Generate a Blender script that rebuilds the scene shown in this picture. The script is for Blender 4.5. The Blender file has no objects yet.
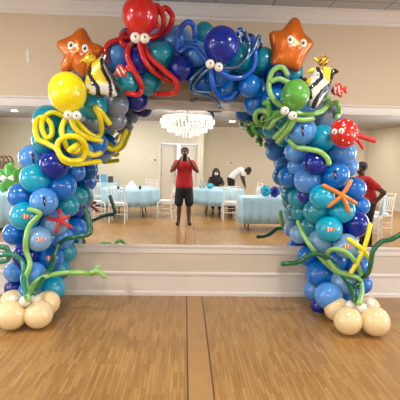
import bpy, bmesh, math, random
from mathutils import Vector, Matrix
from mathutils.bvhtree import BVHTree
random.seed(7)
C = bpy.context.scene.collection
SC = bpy.context.scene

# ------------------------------------------------------------------ camera
F = 400.0                       # focal length in pixels of the 400 px frame
CAMZ = 1.622
M = 4.57                        # the mirror wall stands 4.57 m in front of the camera
YAW, PITCH, ROLL = math.radians(2.3), math.radians(6.1), math.radians(1.27)
CAM = Vector((0, 0, CAMZ))
ROT = Matrix.Rotation(-YAW, 3, 'Z') @ Matrix.Rotation(math.pi/2 - PITCH, 3, 'X') @ Matrix.Rotation(ROLL, 3, 'Z')
cam = bpy.data.cameras.new('camera'); cam.sensor_width = 36; cam.lens = 36*F/400; cam.clip_start = 0.02; cam.clip_end = 200
camo = bpy.data.objects.new('camera', cam); C.objects.link(camo)
camo.matrix_world = Matrix.Translation(CAM) @ ROT.to_4x4()
SC.camera = camo

# ------------------------------------------------------------------ world, light, exposure
w = bpy.data.worlds.new('world'); SC.world = w; w.use_nodes = True
w.node_tree.nodes['Background'].inputs[0].default_value = (0.86, 0.93, 1, 1)
w.node_tree.nodes['Background'].inputs[1].default_value = 1.6
SC.view_settings.view_transform = 'Standard'; SC.view_settings.look = 'None'
SC.view_settings.exposure = 0.2; SC.view_settings.gamma = 1
SC.cycles.sample_clamp_indirect = 4
XL, XR = -6.1, 7.05             # side walls
YB1, YB2, XC = -4.4, -6.2, 0.62 # back wall (door part), back wall (right part), corner between them
ZF, ZB, YS = 3.258, 2.78, 1.2     # ceiling height near the mirror, further back, and where it steps
def area(name, loc, rot, sx, sy, power, col):
    l = bpy.data.lights.new(name, 'AREA'); l.shape = 'RECTANGLE'; l.size = sx; l.size_y = sy; l.energy = power; l.color = col
    o = bpy.data.objects.new(name, l); o.location = loc; o.rotation_euler = rot; C.objects.link(o); return o
# added fill lamps at made-up side-wall windows, for soft ambient light
for wy in (-0.8, 2.4):
    area('window_daylight', (XL+0.12, wy, 1.6), (0, -math.pi/2, 0), 1.8, 1.5, 55, (0.9, 0.95, 1))
    area('window_daylight', (XR-0.12, wy, 1.6), (0, math.pi/2, 0), 1.8, 1.5, 75, (0.95, 0.97, 1))
DOWN = [(-1.7, 2.5), (1.5, 2.6), (-3.9, 2.4), (3.9, 2.5), (-1.6, -0.3), (1.7, -0.2), (-4.6, -2.0), (-1.9, -3.0), (1.45, -3.4), (4.3, -2.9), (5.6, -4.6), (4.3, 0.2), (-4.4, 0.4)]
for x, y in DOWN:
    z = (ZF if y > YS else ZB)
    l = bpy.data.lights.new('downlight_lamp', 'AREA'); l.shape = 'DISK'; l.size = 0.16; l.energy = 34 if y > YS else 30; l.color = (1, 0.93, 0.84)
    o = bpy.data.objects.new('downlight_lamp', l); o.location = (x, y, z-0.035); C.objects.link(o)
l = bpy.data.lights.new('chandelier_lamp', 'POINT'); l.energy = 80; l.color = (1, 0.92, 0.80); l.shadow_soft_size = 0.04
o = bpy.data.objects.new('chandelier_lamp', l); o.location = (0.05, -0.86, 2.36); C.objects.link(o)

def ray(u, v): return (ROT @ Vector(((u-200)/F, (200-v)/F, -1))).normalized()
def at(u, v, Y):                # real point seen at photo pixel (u, v) at distance Y into the room
    d = ray(u, v); return CAM + d*(Y/d.y)

# ------------------------------------------------------------------ materials
def mat(name, col, rough=0.5, metal=0.0, coat=0.0, emit=0.0, trans=0.0, sss=0.0, noise=0.0, nscale=8.0, bump=0.0, bscale=60.0, sheen=0.0, alpha=1.0):
    m = bpy.data.materials.new(name); m.use_nodes = True; nt = m.node_tree; b = nt.nodes['Principled BSDF']
    b.inputs['Base Color'].default_value = (*col, 1); b.inputs['Roughness'].default_value = rough; b.inputs['Metallic'].default_value = metal
    b.inputs['Coat Weight'].default_value = coat; b.inputs['Coat Roughness'].default_value = 0.06
    b.inputs['Transmission Weight'].default_value = trans; b.inputs['Sheen Weight'].default_value = sheen; b.inputs['Alpha'].default_value = alpha
    if sss: b.inputs['Subsurface Weight'].default_value = sss; b.inputs['Subsurface Radius'].default_value = (0.05, 0.05, 0.05); b.inputs['Subsurface Scale'].default_value = 0.5
    if emit: b.inputs['Emission Color'].default_value = (*col, 1); b.inputs['Emission Strength'].default_value = emit
    if noise or bump:
        tc = nt.nodes.new('ShaderNodeTexCoord')
    if noise:
        n = nt.nodes.new('ShaderNodeTexNoise'); n.inputs['Scale'].default_value = nscale; n.inputs['Detail'].default_value = 4
        nt.links.new(tc.outputs['Object'], n.inputs['Vector'])
        mx = nt.nodes.new('ShaderNodeMix'); mx.data_type = 'RGBA'
        mx.inputs[6].default_value = (*[c*(1-noise) for c in col], 1); mx.inputs[7].default_value = (*[min(1, c*(1+noise)) for c in col], 1)
        nt.links.new(n.outputs['Fac'], mx.inputs[0]); nt.links.new(mx.outputs[2], b.inputs['Base Color'])
    if bump:
        n = nt.nodes.new('ShaderNodeTexNoise'); n.inputs['Scale'].default_value = bscale; n.inputs['Detail'].default_value = 3
        nt.links.new(tc.outputs['Object'], n.inputs['Vector'])
        bp = nt.nodes.new('ShaderNodeBump'); bp.inputs['Strength'].default_value = bump; bp.inputs['Distance'].default_value = 0.01
        nt.links.new(n.outputs['Fac'], bp.inputs['Height']); nt.links.new(bp.outputs['Normal'], b.inputs['Normal'])
    return m
def latex(name, col, sss=0.25, rough=0.22, **k): return mat('latex_'+name, col, rough=rough, coat=0.55, sss=sss, **k)
LAT = {
 'royal blue': mat('latex_royal', (0.0, 0.016, 0.27), rough=0.2, coat=0.25),
 'bright blue': latex('bright', (0.0, 0.16, 0.60), sss=.1),
 'cornflower blue': latex('cornflower', (0.08, 0.30, 0.76)),
 'pale blue': latex('pale', (0.22, 0.42, 0.72)),
 'turquoise': latex('turquoise', (0.0, 0.38, 0.60)),
 'teal': latex('teal', (0.0, 0.29, 0.42)),
 'smoky grey': latex('smoky', (0.22, 0.27, 0.36), rough=0.14, noise=0.12, nscale=3),
 'cream': latex('cream', (0.85, 0.67, 0.38)),
 'white': latex('white', (0.86, 0.82, 0.74)),
 'yellow': latex('yellow', (0.90, 0.76, 0.005)),
 'red': latex('red', (0.60, 0.012, 0.012)),
 'green': latex('green', (0.10, 0.36, 0.05)),
 'lime': latex('lime', (0.28, 0.56, 0.14)),
 'forest': latex('forest', (0.008, 0.11, 0.045)),
 'jade': latex('jade', (0.03, 0.22, 0.14)),
 'orange': latex('orange', (0.75, 0.22, 0.02)),
 'cobalt': latex('cobalt', (0.004, 0.10, 0.60)),
 'chrome': mat('latex_chrome_blue', (0.12, 0.26, 0.50), rough=0.16, metal=0.85, coat=0.3),
 'coral': latex('coral', (0.62, 0.03, 0.03)),
}
BLACK = mat('black_print', (0.01, 0.01, 0.012), rough=0.4)
WHITEP = mat('white_print', (0.85, 0.84, 0.82), rough=0.3)
PINKP = mat('pink_print', (0.85, 0.35, 0.33), rough=0.3)
ORANGEP = mat('orange_print', (0.75, 0.16, 0.03), rough=0.3)
FOILO = mat('orange_foil', (0.68, 0.15, 0.010), rough=0.2, metal=0.35, coat=0.5, bump=0.25, bscale=14)
FOILY = mat('yellow_foil', (0.80, 0.62, 0.03), rough=0.22, metal=0.2, coat=0.4, bump=0.2, bscale=25)
FOILG = mat('gold_foil', (0.80, 0.38, 0.02), rough=0.22, metal=0.2, coat=0.4, bump=0.2, bscale=25)
FOILW = mat('white_foil', (0.75, 0.75, 0.72), rough=0.22, metal=0.2, coat=0.4, bump=0.2, bscale=25)
FOILK = mat('black_foil', (0.015, 0.015, 0.02), rough=0.22, metal=0.1, coat=0.5, bump=0.2, bscale=25)
FOILR = mat('red_foil', (0.65, 0.04, 0.02), rough=0.22, metal=0.2, coat=0.4, bump=0.2, bscale=25)
FOILGR = mat('green_foil', (0.08, 0.36, 0.05), rough=0.25, metal=0.2, coat=0.4, noise=0.4, nscale=9, bump=0.2)
WALLM = mat('beige_wall_paint', (0.68, 0.545, 0.40), rough=0.75, noise=0.03, nscale=1.5, bump=0.05, bscale=250)
WALLB = mat('cream_wall_paint', (0.73, 0.68, 0.55), rough=0.75, noise=0.03, nscale=1.5, bump=0.05, bscale=250)
TRIMM = mat('white_trim_paint', (0.78, 0.72, 0.68), rough=0.4, noise=0.03, nscale=3)
SKIRT = mat('cream_panel_paint', (0.80, 0.73, 0.67), rough=0.45, noise=0.04, nscale=2)
PANEL = mat('tan_panel_paint', (0.66, 0.58, 0.48), rough=0.5, noise=0.05, nscale=2)
DOORM = mat('white_door_paint', (0.74, 0.70, 0.62), rough=0.4, noise=0.02)
CHROME = mat('steel', (0.5, 0.5, 0.5), rough=0.3, metal=1)
WCHAIR = mat('white_chair_lacquer', (0.80, 0.78, 0.76), rough=0.35, noise=0.03)
CUSH = mat('white_cushion', (0.75, 0.72, 0.68), rough=0.8, bump=0.1)
CLOTH = mat('light_blue_cloth', (0.34, 0.57, 0.73), rough=0.75, sheen=0.3, noise=0.06, nscale=3)
DARKM = mat('dark_metal', (0.03, 0.03, 0.03), rough=0.4, metal=0.6)
BROWN = mat('brown_metal', (0.16, 0.10, 0.06), rough=0.4, noise=0.15)

def mirror_mat():
    m = bpy.data.materials.new('mirror_glass'); m.use_nodes = True; b = m.node_tree.nodes['Principled BSDF']
    b.inputs['Base Color'].default_value = (0.93, 0.93, 0.91, 1); b.inputs['Metallic'].default_value = 1; b.inputs['Roughness'].default_value = 0.0
    return m
def floor_mat():
    m = bpy.data.materials.new('oak_strip_parquet'); m.use_nodes = True; nt = m.node_tree; N = nt.nodes; L = nt.links; b = N['Principled BSDF']
    tc = N.new('ShaderNodeTexCoord'); mp = N.new('ShaderNodeMapping'); mp.inputs['Rotation'].default_value = (0, 0, math.pi/2)
    L.new(tc.outputs['Object'], mp.inputs['Vector'])
    br = N.new('ShaderNodeTexBrick'); br.offset = 0.37; br.offset_frequency = 2; br.squash = 1
    br.inputs['Scale'].default_value = 1; br.inputs['Brick Width'].default_value = 0.2; br.inputs['Row Height'].default_value = 0.027
    br.inputs['Mortar Size'].default_value = 0.0012; br.inputs['Mortar Smooth'].default_value = 0.3; br.inputs['Bias'].default_value = 0.0
    br.inputs['Color1'].default_value = (0.37, 0.195, 0.055, 1); br.inputs['Color2'].default_value = (0.50, 0.29, 0.10, 1); br.inputs['Mortar'].default_value = (0.22, 0.115, 0.045, 1)
    L.new(mp.outputs['Vector'], br.inputs['Vector'])
    mp2 = N.new('ShaderNodeMapping'); mp2.inputs['Scale'].default_value = (60, 3, 1); L.new(tc.outputs['Object'], mp2.inputs['Vector'])
    n = N.new('ShaderNodeTexNoise'); n.inputs['Scale'].default_value = 1; n.inputs['Detail'].default_value = 5; L.new(mp2.outputs['Vector'], n.inputs['Vector'])
    n2 = N.new('ShaderNodeTexNoise'); n2.inputs['Scale'].default_value = 1.3; n2.inputs['Detail'].default_value = 3; L.new(tc.outputs['Object'], n2.inputs['Vector'])
    mx = N.new('ShaderNodeMix'); mx.data_type = 'RGBA'; mx.blend_type = 'MULTIPLY'; mx.inputs[0].default_value = 0.45
    cr = N.new('ShaderNodeValToRGB'); cr.color_ramp.elements[0].position = 0.3; cr.color_ramp.elements[0].color = (0.55, 0.5, 0.45, 1); cr.color_ramp.elements[1].position = 0.7; cr.color_ramp.elements[1].color = (1.15, 1.1, 1.05, 1)
    L.new(n.outputs['Fac'], cr.inputs[0]); L.new(br.outputs['Color'], mx.inputs[6]); L.new(cr.outputs[0], mx.inputs[7])
    mx2 = N.new('ShaderNodeMix'); mx2.data_type = 'RGBA'; mx2.blend_type = 'MULTIPLY'; mx2.inputs[0].default_value = 0.35
    cr2 = N.new('ShaderNodeValToRGB'); cr2.color_ramp.elements[0].position = 0.35; cr2.color_ramp.elements[0].color = (0.6, 0.55, 0.5, 1); cr2.color_ramp.elements[1].position = 0.65
    L.new(n2.outputs['Fac'], cr2.inputs[0]); L.new(mx.outputs[2], mx2.inputs[6]); L.new(cr2.outputs[0], mx2.inputs[7]); L.new(mx2.outputs[2], b.inputs['Base Color'])
    mr = N.new('ShaderNodeMapRange'); mr.inputs[3].default_value = 0.24; mr.inputs[4].default_value = 0.42; L.new(n2.outputs['Fac'], mr.inputs[0]); L.new(mr.outputs[0], b.inputs['Roughness'])
    bp = N.new('ShaderNodeBump'); bp.inputs['Strength'].default_value = 0.12; bp.inputs['Distance'].default_value = 0.002
    L.new(br.outputs['Fac'], bp.inputs['Height']); bp.invert = True; L.new(bp.outputs['Normal'], b.inputs['Normal'])
    b.inputs['Coat Weight'].default_value = 0.25; b.inputs['Coat Roughness'].default_value = 0.2
    return m
def ceil_mat():
    m = bpy.data.materials.new('ceiling_tiles'); m.use_nodes = True; nt = m.node_tree; N = nt.nodes; L = nt.links; b = N['Principled BSDF']
    tc = N.new('ShaderNodeTexCoord'); br = N.new('ShaderNodeTexBrick'); br.offset = 0
    mp = N.new('ShaderNodeMapping'); mp.inputs['Location'].default_value = (0.31, 0, 0); L.new(tc.outputs['Object'], mp.inputs['Vector'])
    br.inputs['Scale'].default_value = 1; br.inputs['Brick Width'].default_value = 0.61; br.inputs['Row Height'].default_value = 0.61; br.inputs['Mortar Size'].default_value = 0.008
    br.inputs['Color1'].default_value = (0.44, 0.43, 0.43, 1); br.inputs['Color2'].default_value = (0.46, 0.45, 0.44, 1); br.inputs['Mortar'].default_value = (0.22, 0.21, 0.21, 1)
    L.new(mp.outputs['Vector'], br.inputs['Vector']); L.new(br.outputs['Color'], b.inputs['Base Color']); b.inputs['Roughness'].default_value = 0.9
    return m

# ------------------------------------------------------------------ mesh builder
class MB:
    def __init__(s): s.v = []; s.f = []; s.mi = []; s.flat = []
    def add(s, vs, fs, mi=0, flat=False):
        k = len(s.v); s.v += [Vector(p) for p in vs]
        for f in fs: s.f.append([k+i for i in f]); s.mi.append(mi); s.flat.append(flat)
    def box(s, a, b, mi=0):
        x0, y0, z0 = a; x1, y1, z1 = b
        s.add([(x0,y0,z0),(x1,y0,z0),(x1,y1,z0),(x0,y1,z0),(x0,y0,z1),(x1,y0,z1),(x1,y1,z1),(x0,y1,z1)],
              [(0,3,2,1),(4,5,6,7),(0,1,5,4),(1,2,6,5),(2,3,7,6),(3,0,4,7)], mi, True); return s
    def cube(s, c, sz, mi=0): return s.box([c[i]-sz[i]/2 for i in range(3)], [c[i]+sz[i]/2 for i in range(3)], mi)
    def lathe(s, prof, c=(0,0,0), axis=(0,0,1), n=24, mi=0, flat=False):
        c = Vector(c); q = Vector(axis).normalized().to_track_quat('Z', 'Y'); vs = []; fs = []
        for r, z in prof:
            for i in range(n):
                a = 2*math.pi*i/n; vs.append(c + q @ Vector((r*math.cos(a), r*math.sin(a), z)))
        for j in range(len(prof)-1):
            for i in range(n): fs.append((j*n+i, j*n+(i+1)%n, (j+1)*n+(i+1)%n, (j+1)*n+i))
        fs.append(tuple(reversed(range(n)))); fs.append(tuple(range((len(prof)-1)*n, len(prof)*n)))
        s.add(vs, fs, mi, flat); return s
    def sphere(s, c, r, n=16, m=10, mi=0, sc=(1,1,1)):
        c = Vector(c); vs = [c+Vector((0,0,-r*sc[2]))]; fs = []
        for j in range(1, m):
            t = math.pi*j/m
            for i in range(n):
                a = 2*math.pi*i/n; vs.append(c+Vector((r*sc[0]*math.sin(t)*math.cos(a), r*sc[1]*math.sin(t)*math.sin(a), -r*sc[2]*math.cos(t))))
        vs.append(c+Vector((0,0,r*sc[2]))); top = len(vs)-1
        for i in range(n): fs.append((0, 1+(i+1)%n, 1+i)); fs.append((top, 1+(m-2)*n+i, 1+(m-2)*n+(i+1)%n))
        for j in range(m-2):
            for i in range(n): fs.append((1+j*n+i, 1+j*n+(i+1)%n, 1+(j+1)*n+(i+1)%n, 1+(j+1)*n+i))
        s.add(vs, fs, mi); return s
    def cyl(s, a, b, r, n=10, mi=0, r2=None):
        a = Vector(a); b = Vector(b); L = (b-a).length
        return s.lathe([(r, 0), (r if r2 is None else r2, L)], a, b-a, n, mi)
    def capsule(s, a, ra, b, rb, n=14):
        a = Vector(a); b = Vector(b); d = b-a; L = d.length
        prof = []
        for k in range(5): t = math.pi/2*(k/5); prof.append((max(ra*math.sin(t), 1e-4), -ra*math.cos(t)))
        prof.append((ra, 0)); prof.append((rb, L))
        for k in range(1, 6): t = math.pi/2*(k/5); prof.append((max(rb*math.cos(t), 1e-4), L+rb*math.sin(t)))
        return s.lathe(prof, a, d, n)
    def tube(s, pts, r, n=10, mi=0, taper=True):
        P = [Vector(p) for p in pts]; N = len(P); up = Vector((0.13, 1, 0.21)).normalized(); vs = []; fs = []; rings = []
        T = [(P[min(i+1, N-1)]-P[max(i-1, 0)]).normalized() for i in range(N)]
        nrm = up.cross(T[0]).normalized() if abs(up.dot(T[0])) < .98 else Vector((1,0,0))
        def ringat(c, t, nr, rr):
            b = t.cross(nr).normalized(); rings.append(len(vs))
            for i in range(n):
                a = 2*math.pi*i/n; vs.append(c+(nr*math.cos(a)+b*math.sin(a))*rr)
        for i in range(N):
            nrm = (nrm - T[i]*nrm.dot(T[i])).normalized()
            if i == 0 and taper:
                for k in (0.05, .5, .85): ringat(P[0]-T[0]*r*(1-k)*1.1, T[0], nrm, r*math.sin(math.acos(min(1,1-k)))if k<1 else r)
            ringat(P[i], T[i], nrm, r)
            if i == N-1 and taper:
                for k in (.85, .5, 0.05): ringat(P[i]+T[i]*r*(1-k)*1.1, T[i], nrm, r*math.sin(math.acos(1-k)))
        for j in range(len(rings)-1):
            for i in range(n): fs.append((rings[j]+i, rings[j]+(i+1)%n, rings[j+1]+(i+1)%n, rings[j+1]+i))
        fs.append(tuple(reversed(range(n)))); fs.append(tuple(range(rings[-1], rings[-1]+n)))
        s.add(vs, fs, mi); return s
    def puffy(s, out, T, matfn=None, rings=9, n=90, center=None, wob=0.0):
        # out: closed outline in 3D lying in an XZ plane; inflated by T towards both sides
        O = resample([Vector(p) for p in out], n, True); c = Vector(center) if center else sum(O, Vector())/len(O)
        vs = []; fs = []; idx = {}
        for side in (-1, 1):
            for j in range(rings+1):
                t = j/rings
                for i in range(n):
                    if j == rings and side == 1: idx[side, j, i] = idx[-1, j, i]; continue
                    if j == 0:
                        if i == 0: idx[side, 0, 0] = len(vs); vs.append(c+Vector((0, side*T, 0)))
                        idx[side, 0, i] = idx[side, 0, 0]; continue
                    p = c+(O[i]-c)*t
                    h = T*(1-t**2.6)**0.55*(1+wob*math.sin(i*1.9)*t)
                    idx[side, j, i] = len(vs); vs.append(Vector((p.x, c.y+(p.y-c.y)+side*h, p.z)))
        k = len(s.v); s.v += vs
        for side in (-1, 1):
            for j in range(rings):
                for i in range(n):
                    a, b, d, e = idx[side,j,i], idx[side,j,(i+1)%n], idx[side,j+1,(i+1)%n], idx[side,j+1,i]
                    f = [a, e, d, b] if side == -1 else [a, b, d, e]
                    g = [];  [g.append(q) for q in f if q not in g]
                    if len(g) < 3: continue
                    cc = sum((vs[q] for q in g), Vector())/len(g)
                    s.f.append([k+q for q in g]); s.mi.append(matfn(cc) if matfn else 0); s.flat.append(False)
        return s
    def build(s, name, mats, parent=None, origin=None):
        o0 = Vector(origin) if origin is not None else (parent_origin(parent) if parent else (sum(s.v, Vector())/len(s.v)))
        me = bpy.data.meshes.new(name); me.from_pydata([tuple(p-o0) for p in s.v], [], s.f)
        mats = mats if isinstance(mats, (list, tuple)) else [mats]
        for m in mats: me.materials.append(m)
        me.polygons.foreach_set('material_index', s.mi); me.polygons.foreach_set('use_smooth', [not x for x in s.flat]); me.update()
        o = bpy.data.objects.new(name, me); C.objects.link(o)
        if parent: o.parent = parent; o.location = o0 - parent_origin(parent)
        else: o.location = o0
        return o
def parent_origin(p):
    v = Vector(p.location)
    while p.parent: p = p.parent; v += Vector(p.location)
    return v
def resample(P, n, closed=False):
    Q = P+[P[0]] if closed else P
    L = [0]
    for i in range(len(Q)-1): L.append(L[-1]+(Q[i+1]-Q[i]).length)
    out = []; j = 0
    for k in range(n):
        t = L[-1]*k/(n if closed else n-1)
        while j < len(L)-2 and L[j+1] < t: j += 1
        f = (t-L[j])/max(1e-9, L[j+1]-L[j]); out.append(Q[j].lerp(Q[j+1], min(1, f)))
    return out
def spline(P, k=8, closed=False):
    P = [Vector(p) for p in P]; N = len(P); out = []
    g = (lambda i: P[i % N]) if closed else (lambda i: P[max(0, min(N-1, i))])
    for i in range(N if closed else N-1):
        a, b, c, d = g(i-1), g(i), g(i+1), g(i+2)
        for j in range(k):
            t = j/k; out.append(0.5*((2*b)+(c-a)*t+(2*a-5*b+4*c-d)*t*t+(3*b-a-3*c+d)*t**3))
    if not closed: out.append(P[-1])
    return out
def tag(o, label, cat, group=None, kind=None):
    o['label'] = label; o['category'] = cat
    if group: o['group'] = group
    if kind: o['kind'] = kind
    return o
def thing(name, loc, label, cat, group=None):
    o = bpy.data.objects.new(name, None); o.empty_display_size = 0.1; C.objects.link(o); o.location = loc
    return tag(o, label, cat, group)
def struct(name, mb, m): o = mb.build(name, m, origin=(0,0,0)); o['kind'] = 'structure'; return o
def copy_tree(o, parent=None):
    c = o.copy(); C.objects.link(c); c.parent = parent
    for ch in list(o.children): copy_tree(ch, c)
    return c

# ------------------------------------------------------------------ the room
T = 0.12
struct('floor', MB().box((XL-T, YB2-T, -0.1), (XR+T, M+T+.02, 0)), floor_mat())
struct('ceiling', MB().box((XL-T, YS, ZF), (XR+T, M+T, ZF+.1)).box((XL-T, YB2-T, ZB), (XR+T, YS, ZF+.1)), ceil_mat())
struct('wall_front', MB().box((XL-T, M+0.012, 0), (XR+T, M+T, ZF)), WALLM)
ADDED_WIN = [(-1.55, -0.05), (1.65, 3.15)]  # window openings out of view, added to go with the fill lamps
def sidewall(x0, x1, y0):
    b = MB(); z0, z1 = 0.7, 2.5
    b.box((x0, y0, 0), (x1, M+T, z0)).box((x0, y0, z1), (x1, M+T, ZF))
    ys = [y0]+[q for ww in ADDED_WIN for q in ww]+[M+T]
    for i in range(0, len(ys), 2): b.box((x0, ys[i], z0), (x1, ys[i+1], z1))
    return b
struct('wall_left', sidewall(XL-T, XL, YB1-T), WALLB); struct('wall_right', sidewall(XR, XR+T, YB2-T), WALLB)
GLASS = mat('window_glass', (0.9, 0.95, 1), rough=0.02, trans=1)
k = 1
for xw in (XL-T/2, XR+T/2):
    for a, b2 in ADDED_WIN:
        m = MB().box((xw-.05, a, .7), (xw+.05, a+.06, 2.5)).box((xw-.05, b2-.06, .7), (xw+.05, b2, 2.5)).box((xw-.05, a+.06, .7), (xw+.05, b2-.06, .76)).box((xw-.05, a+.06, 2.44), (xw+.05, b2-.06, 2.5)).box((xw-.03, a+.06, 1.58), (xw+.03, b2-.06, 1.62))
        wf = struct('window_%d' % k, m, TRIMM); k += 1  # frame of an unseen window, added behind a fill lamp
        MB().box((xw-.004, a+.06, .76), (xw+.004, b2-.06, 1.58)).build('pane', GLASS, wf); MB().box((xw-.004, a+.06, 1.62), (xw+.004, b2-.06, 2.44)).build('pane', GLASS, wf)
# back walls with the double door opening
DX0, DX1, DZ = -0.80, 0.42, 2.06
struct('wall_back', MB().box((XL-T, YB1-T, 0), (DX0, YB1, ZB)).box((DX1, YB1-T, 0), (XC, YB1, ZB)).box((DX0, YB1-T, DZ), (DX1, YB1, ZB)), WALLB)
struct('wall_back_right', MB().box((XC-T, YB2-T, 0), (XR+T, YB2, ZB)), WALLB)
struct('wall_return', MB().box((XC-T, YB2, 0), (XC, YB1-T, ZB)), WALLB)
struct('trim_1', MB().box((DX0-.09, YB1, 0), (DX0, YB1+.03, DZ+.09)).box((DX1, YB1, 0), (DX1+.09, YB1+.03, DZ+.09)).box((DX0, YB1, DZ), (DX1, YB1+.03, DZ+.09)), DOORM)
def door(name, hinge, wdt, ang, h=2.04):
    b = MB().box((0, -.022, .01), (wdt, .022, h))
    for z0, z1 in ((.2, .85), (1.0, h-.18)):
        for sx in (1,):
            for y0, y1 in ((.022, .032),):
                b.box((.1, y0, z0), (wdt-.1, y1, z0+.03)).box((.1, y0, z1-.03), (wdt-.1, y1, z1)).box((.1, y0, z0+.03), (.13, y1, z1-.03)).box((wdt-.13, y0, z0+.03), (wdt-.1, y1, z1-.03))
    o = b.build(name, DOORM, origin=(0,0,0)); o['kind'] = 'structure'
    hd = MB().cyl((wdt-.06, .03, 1.0), (wdt-.06, .07, 1.0), .012).sphere((wdt-.06, .08, 1.0), .027).build('door_handle', CHROME, o)
    for z in (.25, 1.0, 1.8): MB().cyl((0.0, .028, z), (0.0, .028, z+.09), .009).build('hinge', CHROME, o)
    o.location = hinge; o.rotation_euler = (0, 0, ang); return o
door('door_1', (DX0+.005, YB1-.05, 0), .58, math.radians(-28))
d2 = door('door_2', (DX1-.005, YB1-.05, 0), .58, math.radians(180+10)); 
# white door in the far right corner
d3 = MB().box((6.22, YB2, 0), (6.98, YB2+.04, 2.0)); o = struct('door_3', d3, DOORM); MB().sphere((6.32, YB2+.07, 1.0), .03).build('door_handle', CHROME, o)
def frame_x(name, prof, x0, x1, y, sgn, m):      # moulding running along X; prof = (out from wall, z)
    b = MB(); n = len(prof); vs = [(x0, y+sgn*p, z) for p, z in prof]+[(x1, y+sgn*p, z) for p, z in prof]
    fs = [(i, (i+1)%n, n+(i+1)%n, n+i) for i in range(n)]+[tuple(reversed(range(n))), tuple(range(n, 2*n))]
    if sgn > 0: fs = [tuple(reversed(f)) for f in fs]
    b.add(vs, fs, 0, True); return struct(name, b, m)
def crown(z, h, d): return [(0, z-h), (.012, z-h), (.016, z-h*.82), (.035, z-h*.7), (d*.45, z-h*.45), (d*.75, z-h*.2), (d*.8, z-h*.12), (d, z-h*.1), (d, z), (0, z)]
W0 = M+0.012
frame_x('trim_2', crown(ZF, .135, .12), XL, XR, W0, -1, TRIMM)
frame_x('trim_3', crown(ZB, .12, .1), XL, XC, YB1, 1, TRIMM)
frame_x('trim_4', crown(ZB, .12, .1), XC, XR, YB2, 1, TRIMM)
frame_x('baseboard_back', [(0,0),(.015,0),(.015,.1),(.008,.12),(0,.12)], XL, DX0-.09, YB1, 1, TRIMM)
frame_x('baseboard_back_right', [(0,0),(.015,0),(.015,.1),(.008,.12),(0,.12)], XC, 6.2, YB2, 1, TRIMM)
struct('baseboard_right', MB().box((XR-.015, YB2+.02, 0), (XR, M-.03, .12)), TRIMM)
struct('baseboard_left', MB().box((XL, YB1+.02, 0), (XL+.015, M-.03, .12)), TRIMM)
# mirror strip with its trims, and the panelled dado below it
ZM0, ZM1 = 0.598, 2.148
NM = 5; mw = 2.6
mm = mirror_mat()
JN = [XL, -3.9, -1.32, 1.42, 4.1, XR]                        # joints between the mirror sheets
for i in range(NM):
    xa = JN[i]+.001; xb = JN[i+1]-.001
    mo = MB().box((xa, M, ZM0), (xb, M+.012, ZM1)).build('mirror_panel', [mm])
    mo['label'] = 'frameless wall mirror running the width of the wall above a low white dado'; mo['kind'] = 'structure'; mo.name = 'wall_mirror'
    mo['category'] = 'mirror'; mo['group'] = 'mirror panels on the wall behind the balloon arch'
frame_x('trim_5', [(0, ZM1-.005), (.02, ZM1-.005), (.024, ZM1+.02), (.02, ZM1+.075), (.035, ZM1+.085), (.035, ZM1+.1), (0, ZM1+.1)], XL, XR, W0, -1, TRIMM)
frame_x('trim_6', [(0, ZM0-.09), (.022, ZM0-.09), (.024, ZM0-.02), (.04, ZM0-.015), (.04, ZM0+.004), (0, ZM0+.004)], XL, XR, W0, -1, TRIMM)
frame_x('trim_7', [(0, .285), (.01, .285), (.01, ZM0-.09), (0, ZM0-.09)], XL, XR, W0, -1, PANEL)
frame_x('trim_8', [(0, .25), (.028, .25), (.03, .272), (.02, .285), (0, .285)], XL, XR, W0, -1, TRIMM)
frame_x('trim_9', [(0, .05), (.014, .05), (.014, .25), (0, .25)], XL, XR, W0, -1, SKIRT)
frame_x('baseboard_front', [(0, 0), (.03, 0), (.03, .035), (.02, .05), (0, .05)], XL, XR, W0, -1, TRIMM)
# metal seams of the laid dance floor
SEAM = mat('dark_floor_seam', (0.10, 0.055, 0.03), rough=0.5)
BOARD = mat('edge_board_oak', (0.40, 0.22, 0.085), rough=0.35, noise=0.2, nscale=5)
struct('trim_10', MB().box((.045, -3, 0), (.055, W0-.032, .0025)).box((.225, -3, 0), (.235, W0-.032, .0025)), SEAM)
struct('trim_11', MB().box((.056, -3, 0), (.224, W0-.032, .0018)), BOARD)
# downlights
EMW = mat('lamp_glow', (1, 0.9, 0.75), emit=9)
dl = thing('ceiling_downlight', (DOWN[0][0], DOWN[0][1], ZF), '', 'ceiling light')
MB().lathe([(.1, -.001), (.1, -.012), (.085, -.014), (.08, -.004), (.08, -.001)], dl.location, n=24).build('trim_ring', TRIMM, dl)
MB().lathe([(.078, -.006), (.078, -.008)], dl.location, n=24).build('lens', EMW, dl)
DLL = ['recessed ceiling light left of the arch centre near the mirror', 'recessed ceiling light right of the arch centre near the mirror', 'recessed ceiling light beyond the left arch column near the mirror', 'recessed ceiling light beyond the right arch column near the mirror',
 'recessed ceiling light left of the chandelier', 'recessed ceiling light right of the chandelier', 'recessed ceiling light over the stored brown chairs', 'recessed ceiling light behind the left round table', 'recessed ceiling light over the masked woman', 'recessed ceiling light over the open floor at right rear', 'recessed ceiling light near the white corner door', 'recessed ceiling light over the chairs at the right', 'recessed ceiling light over the green foil balloon']
for i, (x, y) in enumerate(DOWN):
    o = dl if i == 0 else copy_tree(dl); o.location = (x, y, ZF if y > YS else ZB)
    tag(o, DLL[i], 'ceiling light', 'recessed ceiling lights')
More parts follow.
